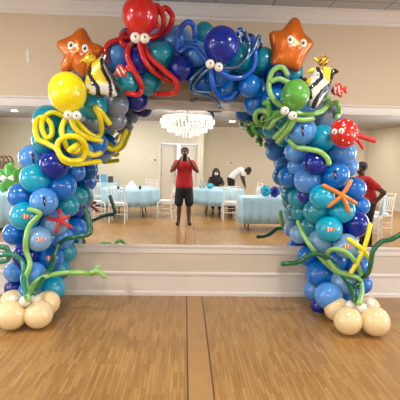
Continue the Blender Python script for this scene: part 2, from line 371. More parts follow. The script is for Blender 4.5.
# ceiling vent near the top right, wall plates
v = thing('ceiling_vent', (1.72, 3.9, ZF), 'dark square air vent in the tiled ceiling above the right star', 'vent')
b = MB().box((1.45, 3.7, ZF-.012), (2.0, 3.72, ZF)).box((1.45, 4.08, ZF-.012), (2.0, 4.1, ZF)).box((1.45, 3.72, ZF-.012), (1.47, 4.08, ZF)).box((1.98, 3.72, ZF-.012), (2.0, 4.08, ZF)); b.build('frame', DARKM, v)
b = MB(); [b.box((1.47, 3.74+.04*i, ZF-.01), (1.98, 3.755+.04*i, ZF-.002)) for i in range(8)]; b.build('slats', DARKM, v)
pl = at(28, 56, W0); o = MB().box((pl.x-.018, W0-.006, pl.z-.07), (pl.x+.018, W0, pl.z+.07)).build('wall_plate', TRIMM); tag(o, 'narrow painted cover plate on the beige wall left of the orange star', 'wall plate')
for x, y, z, lab in ((-1.08, YB1, 1.5, 'small grey control box on the wall left of the double doors'), (1.7, YB2, 1.42, 'small grey control box on the far wall above the seated woman')):
    t = thing('thermostat', (x, y, z), lab, 'wall control')
    MB().box((x-.13, y, z-.06), (x+.13, y+.03, z+.06)).build('housing', TRIMM, t); MB().lathe([(.028, .03), (.028, .045)], (x+.08, y, z), (0,1,0), 14).build('dial', DARKM, t)

# ------------------------------------------------------------------ the balloon arch
YC = 4.22
AX = [(33,300),(35,255),(42,200),(55,165),(80,130),(105,95),(140,68),(185,60),(235,68),(275,92),(302,128),(321,165),(334,205),(337,245),(340,300)]
RB,BB,CF,PB,TQ,TL,SG = 'royal blue','bright blue','cornflower blue','pale blue','turquoise','teal','smoky grey'
# zone -> list of (u, v, radius px, colour, depth layer, print)   layer: 0 on the front, 1 middle, 2 behind
Z = {
'the lower left column': [
 (25,216,13.5,TQ,0,'clown'),(55,223,12.5,PB,0,None),(15,234,10.5,BB,.5,None),(39,239,12,PB,0,'clown'),(26,255,12,RB,.5,None),(49,258,13,BB,.3,'clown'),
 (62,238,10.5,CF,.6,None),(75,229,11,BB,1,None),(50,288,13,TQ,.3,None),(58,269,11,TL,1,None),(15,272,9.5,CF,.6,None),(34,274,11.5,CF,.3,None),(16,288,9.5,RB,.8,None),(75,211,8,RB,1.2,None),(66,252,10,TL,1.2,None),(30,292,11,BB,.8,None)],
'the upper left column': [
 (47,141,13.5,TL,.3,None),(33,158,12.5,CF,0,'seahorse'),(54.5,164.5,14,RB,0,None),(35.5,178.5,14,TQ,0,None),(61.5,186,14,BB,0,None),(23,196,13,BB,.5,None),
 (44,201.5,13.2,CF,0,'seahorse'),(74,171,10.5,BB,.6,None),(77,197,10,TL,.9,None),(66,205,12,TL,.4,None)],
'the left shoulder': [
 (49,121,14.5,TL,.6,None),(75,78,11,SG,1.2,None),(93,105,14,TL,.3,None),(116,103.5,12.5,SG,.3,None),(90,121.5,11.5,SG,.4,None),(114,119,11.5,SG,.8,None),
 (95,143,12,BB,.8,None),(72,133,13,TL,.6,None),(104,82,12,SG,.8,None),(82,152,11,PB,.9,None)],
'the left half of the top': [
 (117.5,57,13,CF,.3,None),(125,82,13,TL,.2,None),(137,62,13,RB,.3,None),(136,99,11.5,RB,.8,None),(148,82,12.5,TL,.1,None),(160.5,55.5,12.5,TL,.1,None),
 (157,38,11,CF,1,None),(177,41,13.5,CF,.4,None),(181,69,13,RB,.2,None),(162,72,11,SG,1.1,None),(196,54,12.5,CF,.3,None),(204,34,10.5,TL,1,None),(130,40,11,RB,1.1,None)],
'the right half of the top': [
 (202,82,13.5,BB,.5,None),(228,90,12.5,BB,.4,None),(241,58,14,TL,.3,None),(262,61,12.5,TL,.3,None),(250,86,11.5,BB,.2,None),(256,103,12,BB,.4,None),(218,74,12,BB,.6,None),
 (277,76,13,RB,.5,None),(274,99,12.5,BB,.5,None),(248,42,8,RB,1.2,None)],
'the right shoulder': [
 (292,72,10.5,TL,.8,None),(304,109,11.5,CF,.5,None),(323.5,115,13.5,SG,.1,None),(318,88,12.5,SG,.5,None),(302.5,131,13.5,CF,0,'seahorse'),(322,138,13,TQ,0,None),(337,127,10.5,BB,.6,None),
 (284,118,12,TL,.8,None),(272,128,10,TL,1.2,None)],
'the upper right column': [
 (296,151,11,CF,.3,None),(315,163,12.5,RB,0,None),(342,153.5,12.5,CF,.2,None),(335,175,13.5,BB,0,'seahorse'),(347,167,10,CF,.7,None),(308,180,13.5,CF,0,None),
 (290,177,11,BB,.7,None),(297,166,9,CF,.9,None),(322,197,12.5,TQ,.1,None),(341.5,210,12.8,TQ,0,None),(353,189,11.5,BB,.6,None),(300,198,11,TL,.7,None),(307,195,9,RB,.9,None)],
'the lower right column': [
 (359,206,9.5,BB,.9,None),(317,211,12.8,TL,.2,None),(301,212,9,TL,1,None),(329,229,12.8,TQ,0,'clown'),(354,224,13.2,RB,.2,None),(312,226,10,TL,.7,None),(300,234,9.5,PB,.8,None),(321,241,12,PB,.2,None),
 (346,246,12,PB,.1,'clown'),(320,274,13,BB,.2,None),(328.5,296,13,CF,.2,None),(343,282,11.5,PB,.4,None),(356,266,12.5,BB,.4,None),(335,260,11.5,BB,.4,None),(315,290,10.5,CF,.8,None),(320,305,8.5,RB,.9,None),(351,298,10.5,CF,.7,None),(308,256,10,BB,.9,None),(361,284,9.5,BB,.9,None)],
}
def axis_at(u, v):
    best = None
    for i in range(len(AX)-1):
        a = Vector(AX[i]); b = Vector(AX[i+1]); p = Vector((u, v)); t = max(0, min(1, (p-a).dot(b-a)/(b-a).length_squared)); q = a.lerp(b, t)
        if best is None or (p-q).length < best[0]: best = ((p-q).length, q)
    return best
B = []
for zone, lst in Z.items():
    for (u, v, r, col, lay, pr) in lst:
        d, q = axis_at(u, v); dx = d/100
        Y = YC - math.sqrt(max(0, .23**2-dx*dx)) + lay*.12
        B.append(dict(u=u, v=v, rp=r, col=col, Y=min(Y, YC+.18), zone=zone, pr=pr, lay=lay, back=False))
# the rear side of the arch, which only the mirror shows
P = spline([Vector((a, b, 0)) for a, b in AX], 6); P = resample(P, 30)
pal = [RB, BB, BB, CF, TQ, TL, TL]
for i, p in enumerate(P):
    n = (P[min(i+1, 29)]-P[max(i-1, 0)]).normalized(); n = Vector((-n.y, n.x, 0))
    for sgn in (-1, 1):
        q = p + n*sgn*(9.5+random.uniform(-1, 1))
        if q.y > 292: q.y = 292
        B.append(dict(u=q.x, v=q.y, rp=11, col=random.choice([SG, TL, BB, CF] if 4 < i < 11 else pal), Y=YC+.12, zone='', pr=None, lay=2, back=True))
def place(b): b['p'] = at(b['u'], b['v'], b['Y']); b['r'] = b['rp']*(b['p']-CAM).length/F/1.02
for b in B: place(b)
for it in range(60):
    mv = 0
    for i in range(len(B)):
        for j in range(i+1, len(B)):
            a, c = B[i], B[j]; d = (a['p']-c['p']).length; need = .90*(a['r']+c['r'])
            if d < need:
                f, g = (a, c) if a['Y'] <= c['Y'] else (c, a)
                s = min(.012, (need-d)*.5); mv += 1
                lo = lambda q: YC-.29+q['lay']*.05; 
                f['Y'] = max(lo(f), f['Y']-s*.6); g['Y'] = min(M-.005-g['r']*1.06, g['Y']+s)
                place(f); place(g)
    if not mv: break
# balloon mesh: pear-shaped envelope, neck and rolled knot; +Z of the mesh is the crown
def balloon_profile(stretch=1.06):
    pr = []
    for k in range(17):
        t = math.pi*k/16; z = -math.cos(t)*stretch; r = math.sin(t)
        if z < 0: r *= 1-.10*(z/stretch)**2; z *= 1.05
        pr.append([max(r, .002), z])
    pr[0] = [.04, pr[0][1]-.01]
    return [[.028, pr[0][1]-.10], [.055, pr[0][1]-.085], [.06, pr[0][1]-.06], [.03, pr[0][1]-.04], [.035, pr[0][1]-.02]]+pr
BM = {}
def balloon_mesh(col, stretch=1.06):
    k = (col, stretch)
    if k not in BM:
        o = MB().lathe(balloon_profile(stretch), n=28).build('balloon', LAT[col], origin=(0,0,0)); BM[k] = o.data; bpy.data.objects.remove(o)
    return BM[k]
def balloon(p, r, col, up, parent=None, name='balloon', stretch=1.06):
    o = bpy.data.objects.new(name, balloon_mesh(col, stretch)); C.objects.link(o)
    o.rotation_mode = 'QUATERNION'; o.rotation_quaternion = Vector(up).normalized().to_track_quat('Z', 'Y'); o.scale = (r, r, r)
    if parent: o.parent = parent; o.location = Vector(p)-parent_origin(parent)
    else: o.location = p
    return o
bv, bf = [], []
def addbvh(o):
    mw = Matrix.LocRotScale(Vector(o.location) if not o.parent else parent_origin(o), o.rotation_quaternion, o.scale); k = len(bv)
    bv.extend([mw @ v.co for v in o.data.vertices]); bf.extend([[k+i for i in p.vertices] for p in o.data.polygons])
for b in B:
    d, q = axis_at(b['u'], b['v']); c = at(q.x, q.y, YC)
    out = b['p']-c
    if b['back']: out += Vector((0, .05, 0))
    b['o'] = balloon(b['p'], b['r'], b['col'], out+Vector((random.uniform(-.05,.05), 0, random.uniform(-.05,.05)))); addbvh(b['o'])
ORD = ['', 'second ', 'third ', 'fourth ', 'fifth ', 'sixth ', 'seventh ', 'eighth ', 'ninth ', 'tenth ', 'eleventh ', 'twelfth ']
for zone in Z:
    zb = [b for b in B if b['zone'] == zone]
    horiz = 'top' in zone
    for col in {b['col'] for b in zb}:
        cb = sorted([b for b in zb if b['col'] == col], key=lambda b: b['u'] if horiz else -b['v'])
        for i, b in enumerate(cb):
            where = (' with seahorse print' if b['pr'] == 'seahorse' else ' with clownfish print' if b['pr'] else '')
            if len(cb) == 1: lab = 'only %s balloon%s in %s' % (col, where, zone)
            elif horiz: lab = '%s balloon%s in %s, %sfrom left' % (col, where, zone, ORD[i] if i else 'first ')
            else: lab = '%s balloon%s in %s, %slowest of this colour' % (col, where, zone, ORD[i])
            tag(b['o'], lab, 'balloon', 'latex balloons of the arch')
for side, test in (('left column', lambda b: b['v'] > 110 and b['u'] < 180), ('top', lambda b: b['v'] <= 110), ('right column', lambda b: b['v'] > 110 and b['u'] > 180)):
    sb = [b for b in B if b['back'] and test(b)]
    for col in {b['col'] for b in sb}:
        cb = sorted([b for b in sb if b['col'] == col], key=lambda b: b['u'] if side == 'top' else -b['v'])
        for i, b in enumerate(cb):
            tag(b['o'], '%s balloon on the rear of the arch %s, %s%s' % (col, side, ORD[i] if side != 'top' else (ORD[i] or 'first '), 'lowest' if side != 'top' else 'from left'), 'balloon', 'latex balloons on the rear of the arch')
# base clusters
BASE = [(12,314.5,13.5,3.62,'cream','front left cream balloon at the foot of the left column'),(38.5,314,13,3.62,'cream','front right cream balloon at the foot of the left column'),
 (47,303,11.5,3.86,'cream','rear right cream balloon at the foot of the left column'),(13,302,11,3.88,'cream','rear left cream balloon at the foot of the left column'),
 (348,320.5,13,3.62,'cream','front left cream balloon at the foot of the right column'),(374.5,321,13.2,3.62,'cream','front right cream balloon at the foot of the right column'),
 (337,309,11.5,3.86,'cream','rear left cream balloon at the foot of the right column'),(368,308,10.5,3.88,'cream','rear right cream balloon at the foot of the right column'),
 (14,299.5,4.6,3.66,'white','small white balloon knotted in left base cluster, left one'),(25,301,5,3.6,'white','small white balloon knotted in left base cluster, middle one'),(35.5,299,4.6,3.66,'white','small white balloon knotted in left base cluster, right one'),
 (351,305.5,4.8,3.64,'white','small white balloon knotted in right base cluster, left one'),(361.5,308,5,3.58,'white','small white balloon knotted in right base cluster, middle one'),(369.5,304,4.6,3.66,'white','small white balloon knotted in right base cluster, right one')]
for u, v, rp, Y, col, lab in BASE:
    p = at(u, v, Y); r = rp*(p-CAM).length/F
    if col == 'cream':
        for _ in range(6):                                       # slide along the sight line until the balloon rests on the floor
            dr = (p-CAM).normalized(); r = rp*(p-CAM).length/F
            if rp >= 12.5 or p.z < r: p = CAM+dr*((CAMZ-r)/-dr.z)
            r = rp*(p-CAM).length/F
    cx = at(28 if u < 200 else 358, 310, 3.8); out = p-cx; out.z *= .4
    o = balloon(p, r/1.02, col, out, stretch=1.03); addbvh(o)
    tag(o, lab, 'balloon', '%s balloons at the arch feet' % col)
BVH = BVHTree.FromPolygons(bv, bf)
def hit(u, v): 
    r = BVH.ray_cast(CAM, ray(u, v)); return r[0], r[1]

# prints lying on the balloon skins
def decal(parent, u, v, shapes, s=1.0, name='print'):
    # shapes: list of (outline px around 0,0 with y down, material)
    mats = []; b = MB()
    for k, (out, m) in enumerate(shapes):
        if m not in mats: mats.append(m)
        O = resample([Vector((x, y, 0)) for x, y in out], 26, True); c = sum(O, Vector())/len(O); vs = []; ok = True
        for t in (0, .4, .75, 1):
            for q in (O if t else [c]):
                qq = c+(q-c)*t; h, n = hit(u+qq.x*s, v+qq.y*s)
                if h is None: ok = False; break
                vs.append(h-ray(u, v)*(.0015+.0006*k))
            if not ok: break
        if not ok: continue
        n = 26; fs = [(0, 1+(i+1)%n, 1+i) for i in range(n)]
        for j in range(2):
            for i in range(n): fs.append((1+j*n+i, 1+j*n+(i+1)%n, 1+(j+1)*n+(i+1)%n, 1+(j+1)*n+i))
        b.add(vs, fs, mats.index(m))
    if not b.v: return
    inv = Matrix.LocRotScale(parent.location, parent.rotation_quaternion, parent.scale).inverted()
    b.v = [inv @ q for q in b.v]
    me = bpy.data.meshes.new(name); me.from_pydata([tuple(q) for q in b.v], [], b.f)
    for m in mats: me.materials.append(m)
    me.polygons.foreach_set('material_index', b.mi); o = bpy.data.objects.new(name, me); C.objects.link(o); o.parent = parent
    return o
SEAH = [([(-1,-6),(1,-6.3),(2.2,-5),(1.4,-3.6),(2.4,-1.6),(2.2,.8),(.8,2.4),(1.2,4),(2.4,4.8),(1.6,6),(-.2,5.6),(-.8,3.6),(-.6,2),(-1.6,.4),(-1.6,-2),(-.2,-3.6),(-.6,-4.2),(-2.6,-3.9),(-2.7,-4.7),(-1,-5)], BLACK),
        ([(.2,-1.4),(1.2,-1),(1.1,.6),(.2,.8),(-.4,-.2)], PINKP)]
def ell(cx, cy, a, b, n=14): return [(cx+a*math.cos(2*math.pi*i/n), cy+b*math.sin(2*math.pi*i/n)) for i in range(n)]
CLOWN = [([(-4,-.2),(-2,-2.6),(1,-2.8),(3,-1.2),(5,-2.4),(5.2,2.2),(3,1),(1,2.6),(-2,2.4)], ORANGEP),
         ([(-1.8,-2.5),(-.8,-2.7),(-.4,0),(-.9,2.5),(-1.9,2.3),(-1.4,0)], WHITEP), ([(1.4,-2.4),(2.3,-1.6),(2.4,.9),(1.6,2.1)], WHITEP), (ell(-2.8,-.5,.5,.5), BLACK)]
for b in B:
    if b['pr'] == 'seahorse': decal(b['o'], b['u'], b['v'], SEAH, .82, 'seahorse_print')
    if b['pr'] == 'clown': decal(b['o'], b['u']+.5, b['v']+.5, CLOWN, .95, 'clownfish_print')

# tubes draped over the balloons
def drape(path, r, off=0.0, free=None, k=7):
    """path: (u, v) or (u, v, Y); points without Y lie on the balloons; those off the balloons take depth `free` or their neighbour's."""
    S = [Vector((p[0], p[1], 0)) for p in path]; dense = spline(S, k); Ys = []
    for i, q in enumerate(dense):
        seg = min(len(path)-1, round(i/k)); Yp = path[seg][2] if len(path[seg]) > 2 else None
        if Yp is not None: Ys.append(Yp); continue
        best = None
        for du, dv in ((0,0),(2.4,0),(-2.4,0),(0,2.4),(0,-2.4)):
            h, n = hit(q.x+du, q.y+dv)
            if h is not None: best = h.y if best is None else min(best, h.y)
        Ys.append(None if best is None else best-r-.004)
    known = [i for i, y in enumerate(Ys) if y is not None]
    for i in range(len(Ys)):
        if Ys[i] is None:
            if free is not None: Ys[i] = free
            elif known: Ys[i] = Ys[min(known, key=lambda j: abs(j-i))]
            else: Ys[i] = 3.8
    n = len(Ys)
    Z1 = [min(Ys[max(0, i-3):i+4]) for i in range(n)]
    Z2 = [sum(Z1[max(0, i-4):i+5])/len(Z1[max(0, i-4):i+5]) for i in range(n)]
    return [at(q.x, q.y, Z2[i]-off) for i, q in enumerate(dense)]
def octopus(label, col, head, rp, hy, eyes, legs, legcol=None, rt=.026, up=(0,0,1), stretch=1.08):
    hp = at(head[0], head[1], hy); t = thing('balloon_octopus', hp, label, 'balloon octopus', 'balloon octopuses on the arch')
    balloon(hp, rp*(hp-CAM).length/F/1.02, col, up, t, 'head', stretch)
    for (u, v, r, Y) in eyes:
        p = at(u, v, Y); rr = r*(p-CAM).length/F
        e = MB().sphere(p, rr).build('eye', LAT['white'], t)
        q = p-Vector((0, rr*.96, rr*.05))+Vector((.15*rr*(1 if u > head[0] else .6), 0, 0))
        MB().sphere(q, rr*.2, 10, 8, sc=(1, .5, 1)).build('pupil', BLACK, e)
    for L in legs:
        path, c, kw = (L if isinstance(L, tuple) else (L, None, {}))
        pts = drape(path, kw.get('r', rt), kw.get('off', 0), kw.get('free'))
        MB().tube(pts, kw.get('r', rt)).build('tentacle', LAT[c or legcol or col], t)
    return t
octopus('yellow balloon octopus with curling tentacles on the left shoulder of the arch', 'yellow', (67.5,92.5), 17.6, 3.66, [(68.6,115,4.4,3.60),(77,115.7,4.4,3.60)],
 [([(64,116.5),(52.5,112.5),(43.5,118.5),(42,129),(47,138),(52,134),(51,124),(46,118)], None, {}),
  ([(45,117),(38,119),(35,128),(38,139),(46,143),(57,149)], None, {'off': .03}),
  ([(66,118),(62,127),(63,137),(69,150),(78,152),(82,146)], None, {}),
  ([(57,150),(59,141),(69,136),(80,138),(86,148),(82,159),(71,161),(62,157),(58,150)], None, {'off': .055}),
  ([(71,118),(75,128),(86,137),(101,140.5)], None, {'off': .03}),
  ([(77,121),(86.5,131.5),(97,137),(101.5,130),(100,117),(95.5,107.5),(101,112),(109,123)], None, {}),
  ([(58,152),(64,161),(75,164),(86,163),(99,161.5)], None, {}),
  ([(85,151),(93,155),(100,153)], None, {'off': .03}),
  ([(70,150,3.7),(85,140,4.35),(100,141,4.4),(111,149,4.42),(119,146,4.44),(123,138,4.44),(126,131,4.44)], None, {})])
octopus('red balloon octopus with long legs at the top of the arch', 'red', (140.3,15.5), 16.6, 3.70, [(135.6,37.7,4.9,3.64),(144.6,38.3,4.7,3.64)],
 [([(135,41),(129,47),(127.5,57),(133,69),(141.5,85),(139,94),(127,93)], None, {}),
  ([(143,42),(148.5,56),(163,69),(176,81),(176,91),(167,94),(156,93.5)], None, {}),
  ([(139,42),(144,59),(153,71),(170,82)], None, {'off': .0}),
  ([(147,38),(159,33),(164,22),(160,9),(154.5,6),(152,14),(157,26)], None, {'free': 3.75}),
  ([(147,40),(160,35),(168,29),(172.5,17),(166,8),(160,12)], None, {'free': 3.82}),
  ([(132,37),(120,39.5),(109,43.5),(105.5,52),(107,62)], None, {'free': 3.78}),
  ([(134,36),(125,33),(120,40),(126,46),(133,42)], None, {'free': 3.85})])
octopus('royal blue balloon octopus with chrome and blue legs at the top of the arch', 'royal blue', (221.5,45), 17, 3.68, [(210,64,4.4,3.62),(218.6,67,4.3,3.62)],
 [([(206,60),(196,48.5),(187,46.5),(180.5,52),(177,43),(179.5,30),(188,22),(194,27),(195,40)], 'cobalt', {'free': 3.85}),
  ([(211,68),(213,86),(221,98),(231,98),(236,92)], 'cobalt', {}),
  ([(219,71),(229.5,77),(243,77),(253,68),(255,53),(252.7,39)], 'cobalt', {'free': 3.8}),
  ([(222,67.5),(236,67),(246,58),(249,44),(244.5,32),(239,30),(240,42)], 'chrome', {'r': .019, 'free': 3.75, 'off': .03}),
  ([(246,60),(253,50),(259,36),(261,45),(258,52)], 'chrome', {'r': .016, 'free': 3.85}),
  ([(206,67),(195,75),(189.5,84),(192.5,92),(207,96),(217,102),(219.5,107)], 'chrome', {'r': .017, 'off': .02}),
  ([(209,69),(199,77),(193,86),(196,91),(210,92)], 'chrome', {'r': .016, 'off': .035}),
  ([(212,70,3.9),(205,85,4.3),(200,97,4.4),(192,101,4.42)], 'chrome', {'r': .017})], stretch=1.02)
octopus('green balloon octopus with long lime legs on the right shoulder of the arch', 'green', (295.3,95), 13.7, 3.66, [(284.6,110.8,4.2,3.60),(292.6,115.6,4.2,3.58)],
 [([(283,107),(274,100),(269,88.5),(270.5,75),(276.5,68),(283,68),(287,74)], 'lime', {}),
  ([(272,81),(279.5,79),(289,83)], 'lime', {'off': .03}),
  ([(283,112),(275,113),(268,112),(262,110),(256,113),(256,121),(263,125),(269,121),(269,114),(264,111)], 'lime', {}),
  ([(284,114),(275,120),(270,127),(264,125),(263,118),(270,114)], 'lime', {'off': .04}),
  ([(296,113),(310,114),(322,111),(328,104),(328,97)], 'lime', {}),
  ([(295,119),(303,120),(312,119)], 'lime', {}),
  ([(291,118),(285,127),(275,137)], 'lime', {}),
  ([(295,119),(288,130),(278,142)], 'lime', {'off': .015}),
  ([(290,141),(296,147),(308,149),(320,152),(327,158),(329,163)], 'lime', {}),
  ([(331,104),(337,103),(339.5,110),(337,117)], 'lime', {'free': 3.95}),
  ([(278,112,3.8),(268,120,4.3),(262,124,4.4),(253,127,4.42),(257,134,4.42)], 'green', {}),
  ([(270,114),(268,103),(265,103)], 'green', {})], up=(.05, 0, 1), stretch=1.06)

# tube-balloon starfish
def starfish(label, col, c, tips, rt, dy=.01):
    hs = [hit(c[0]+(q[0]-c[0])*f, c[1]+(q[1]-c[1])*f)[0] for q in tips for f in (0, .5, .9)]; cy = min([h.y for h in hs if h is not None])-rt*.6; cp = at(c[0], c[1], cy)
    t = thing('balloon_starfish', cp, label, 'balloon starfish')
    for tp in tips:
        ht, _ = hit(*tp); ty = cy+.02
        p1 = at(tp[0], tp[1], ty); pts = [cp.lerp(p1, k/8)-Vector((0, .012*math.sin(math.pi*k/8), 0)) for k in range(9)]
        MB().tube(pts, rt).build('arm', LAT[col], t)
    MB().sphere(cp-Vector((0, .006, 0)), rt*1.15).build('centre_knot', LAT[col], t)
starfish('red starfish of twisted balloons on the lower left column', 'coral', (60.5,220), [(60,210.5),(48,218.5),(56.5,231.5),(71,227),(68.5,216)], .019)
starfish('orange starfish of twisted balloons on the right column', 'orange', (342,195), [(350.5,181),(324,185.5),(328.5,206),(348.5,211),(355.5,203)], .021)
starfish('yellow starfish of twisted balloons low on the right column', 'yellow', (363.5,250), [(370,225),(348.5,239),(351,272),(371,262)], .023)

# seaweed
SW = [
 ('lime seaweed tube rising crookedly in front of the left column', 'lime', [(28.5,299),(26.5,290),(26,277),(30,264),(26,250),(26,238),(30,225),(39.5,214.5),(36,211),(30,209.5)], {}),
 ('long lime seaweed tube reaching right from the left base towards the mirror', 'lime', [(30,292),(34,284),(44,277),(62,273),(80,272.5,3.9),(93,273,3.95),(98,267,3.97)], {}),
 ('short forked lime seaweed tip low beside the left column', 'lime', [(92,272,3.88),(98,271,3.86),(104,276,3.86)], {}),
 ('jade green seaweed tube curling off the left edge of the picture', 'jade', [(27,297),(23,281),(24,266),(18,257),(8,254,3.8),(-2,255,3.8),(-6,250,3.8),(0,247,3.8),(7,249,3.83),(8,259,3.84),(0,262,3.84)], {}),
 ('dark green seaweed tube climbing the inner side of the left column', 'forest', [(35,293),(42,280),(50,269),(54,257),(57,247),(66,239),(79,236.5,3.86),(90,233,3.9),(90,224,3.92),(86,210,3.95)], {}),
 ('lime seaweed tube looping in front of the lower right column', 'lime', [(359,303),(362,291),(359,279),(349,275),(337,271),(329,262),(327,254),(334,249),(346,252),(356,263),(361,274)], {'off': .03}),
 ('lime seaweed tube leaning left up the lower right column', 'lime', [(337,273),(330,267),(319,256),(307,241),(298,222)], {}),
 ('dark green seaweed tube bending left behind the lower right column', 'forest', [(354,300),(350,287),(343,276),(335,266),(324,256),(312,254,3.85),(298,262,3.88),(283,264,3.9)], {}),
 ('dark green seaweed tube waving off the right edge of the picture', 'forest', [(357,302),(354,290),(360,281),(368,273),(371,262,3.75),(373,251,3.75),(381,242,3.75),(392,239,3.75),(406,231,3.75)], {}),
]
for lab, col, path, kw in SW:
    r = .025; pts = drape(path, r, kw.get('off', 0)); 
    o = MB().tube(pts, r).build('balloon_seaweed', LAT[col]); tag(o, lab, 'balloon seaweed')

# ------------------------------------------------------------------ foil balloons
def px_out(pts, Y, sm=5): return spline([at(u, v, Y) for u, v in pts], sm, True)
def disc_px(t, name, u, v, r, Y, m, depth=.004, ry=None):
    p = at(u, v, Y); k = (p-CAM).length/F
    return MB().sphere(p, r*k, 14, 10, sc=(1, depth/(r*k), (ry or r)/r)).build(name, m, t)
def star(label, tips, inner, Y, eyes, cheeks, mouth):
    c = (sum(p[0] for p in tips)/5, sum(p[1] for p in tips)/5)
    out = []
    for i in range(5):
        tx, ty = tips[i]; dx, dy = tx-c[0], ty-c[1]; L = math.hypot(dx, dy); nx, ny = -dy/L, dx/L
        ix, iy = inner[i]; out += [(tx-nx*4.6-dx/L*2.6, ty-ny*4.6-dy/L*2.6), (tx, ty), (tx+nx*4.6-dx/L*2.6, ty+ny*4.6-dy/L*2.6), (c[0]+(ix-c[0])*1.12, c[1]+(iy-c[1])*1.12)]
    cp = at(c[0], c[1], Y); t = thing('star_balloon', cp, label, 'star balloon', 'orange star balloons on the arch shoulders')
    body = MB().puffy(px_out(out, Y, 5), .085, None, 12, 150, cp, .03).build('foil_body', FOILO, t)
    def surf(u, v):
        # height of the puffy front, found on the mesh itself
        me = body.data; org = parent_origin(body)
        bb = BVHTree.FromPolygons([v_.co+org for v_ in me.vertices], [list(p.vertices) for p in me.polygons]); h = bb.ray_cast(CAM, ray(u, v))[0]
        return h.y if h else Y-.06
    for u, v in eyes:
        y = surf(u, v); e = disc_px(t, 'eye', u, v, 3.0, y, WHITEP, .006, 3.6)
        MB().sphere(at(u-.3, v-.3, y-.006), .015, 12, 8, sc=(1, .25, 1.25)).build('pupil', BLACK, e)
        MB().sphere(at(u-.8, v-1.4, y-.010), .005, 8, 6, sc=(1, .3, 1)).build('eye_highlight', WHITEP, e)
    for u, v in cheeks: disc_px(t, 'cheek', u, v, 1.9, surf(u, v), PINKP, .004, 1.3)
    pts = [at(u, v, surf(u, v)-.003) for u, v in mouth]; MB().tube(spline(pts, 5), .003, 6).build('mouth', BLACK, t)
star('orange foil star balloon with a face on the left shoulder of the arch', [(82,27.5),(104,49),(87,77),(62,72),(57,42)], [(91,43),(94,60),(74,69),(65,56),(72,37)], 3.98, [(71,45.5),(85,48.5)], [(72,51.8),(81.5,54)], [(74.5,52.5),(76.5,54),(78.5,53.3)])
star('orange foil star balloon with a face on the right shoulder of the arch', [(296,17.5),(314,43),(297,72),(272,67),(269.5,33)], [(303,34.5),(305,54),(284,66),(273.5,51),(283,31)], 3.98, [(290.5,39.5),(303.5,43)], [(290.5,46),(299.5,48)], [(293.5,46.5),(295.2,48),(297,47.5)])

def fish(label, name, outs, Y, cat='fish balloon'):
    """outs: list of (part name, outline px, thickness, materials, matfn(u,v))"""
    c = outs[0][1]; cu = sum(p[0] for p in c)/len(c); cv = sum(p[1] for p in c)/len(c)
    cp = at(cu, cv, Y); t = thing(name, cp, label, cat); k = (cp-CAM).length/F
    cr, sr = math.cos(ROLL), math.sin(ROLL)
    def topx(p):
        d = ROT.transposed() @ (p-CAM); return 200+d.x/-d.z*F, 200-d.y/-d.z*F
    for i, (pn, out, th, ms, fn) in enumerate(outs):
        yy = Y+(.004 if i else 0)
        MB().puffy(px_out(out, yy, 4), th, (lambda q: fn(*topx(q))) if fn else None, 12, 110).build(pn, ms, t)
    return t, cp, k
def near(u, v, L):
    d = 1e9; p = Vector((u, v))
    for i in range(len(L)-1):
        a, b = Vector(L[i]), Vector(L[i+1]); t = max(0, min(1, (p-a).dot(b-a)/(b-a).length_squared)); d = min(d, (p-a.lerp(b, t)).length)
    return d
LB1 = [(89.5,66),(89,74),(92.5,80),(97.5,87),(98.5,97)]; LB2 = [(101.5,60),(102.5,69),(107,77),(110.5,84),(110.5,97)]
def stripe_left(u, v):
    if near(u, v, LB1) < 2.1 or near(u, v, LB2) < 1.7: return 2
    if v < 83 and (u < 89 or u-(v-60)*.42 < 101): return 1
    if u < 90 and v > 88: return 2 if 90 < v < 91 else 1
    return 0
RB1 = [(317,67),(322,77),(315,84),(309,89),(311,98)]; RB2 = [(330,85),(322,92),(316,100),(313,108)]
def stripe_right(u, v):
    if near(u, v, RB1) < 1.9 or near(u, v, RB2) < 2.3: return 2
    return 1 if (u < 311 and v < 85) else 0
t, cp, kk = fish('large striped tropical fish foil balloon beside left orange star', 'tropical_fish_balloon',
 [('body', [(84.5,87),(85.5,78),(88,70),(92,64),(96,60),(103,56),(105,64),(109,73),(113,80),(116,90),(118,96),(112,97),(103,95),(95,95.5),(88,93)], .05, [FOILW, FOILY, FOILK], stripe_left),
  ('dorsal_fin', [(101,58),(103,55),(105,51),(106,58),(109,66),(114,76),(118,83),(120,90),(116,88),(111,80),(107,72),(104,64)], .022, [FOILK, FOILW], None),
  ('tail_fin', [(113,88),(117,87),(122,96),(118,97),(113,97)], .016, [FOILK], None),
  ('lower_fin', [(93,94),(100,94),(104,98),(97,98)], .012, [FOILK], None)], 3.70)
disc_px(t, 'eye', 92.6, 83.6, 2.0, 3.652, FOILK); disc_px(t, 'pupil', 92.2, 83.2, .9, 3.648, WHITEP)
t, cp, kk = fish('large striped tropical fish foil balloon tilted upward beside right orange star', 'tropical_fish_balloon',
 [('body', [(305.5,80),(311,76),(315,68),(319,67),(323,72),(327,80),(330,87),(324,96),(318,106),(312,109),(308,101),(307,90)], .05, [FOILW, FOILY, FOILK], stripe_right),
  ('upper_fin', [(323,76),(322.3,67),(327,66.5),(331,67.5),(330.5,75),(328.5,85)], .022, [FOILY], None),
  ('tail_fin', [(329.5,84),(329.5,74),(332,70),(335,68.5),(339,72),(334.5,74.5),(332.5,80)], .016, [FOILK], None),
  ('front_fin', [(305,73),(308,69.5),(313,67),(317,68),(313,72),(309,73)], .018, [FOILY], None),
  ('side_fin', [(299.5,76),(304,77),(309,80),(305,81.5),(301,79)], .018, [FOILK], None)], 3.76)
disc_px(t, 'eye', 318.0, 74.5, 1.5, 3.718, WHITEP); disc_px(t, 'pupil', 318.0, 74.5, .8, 3.713, BLACK)
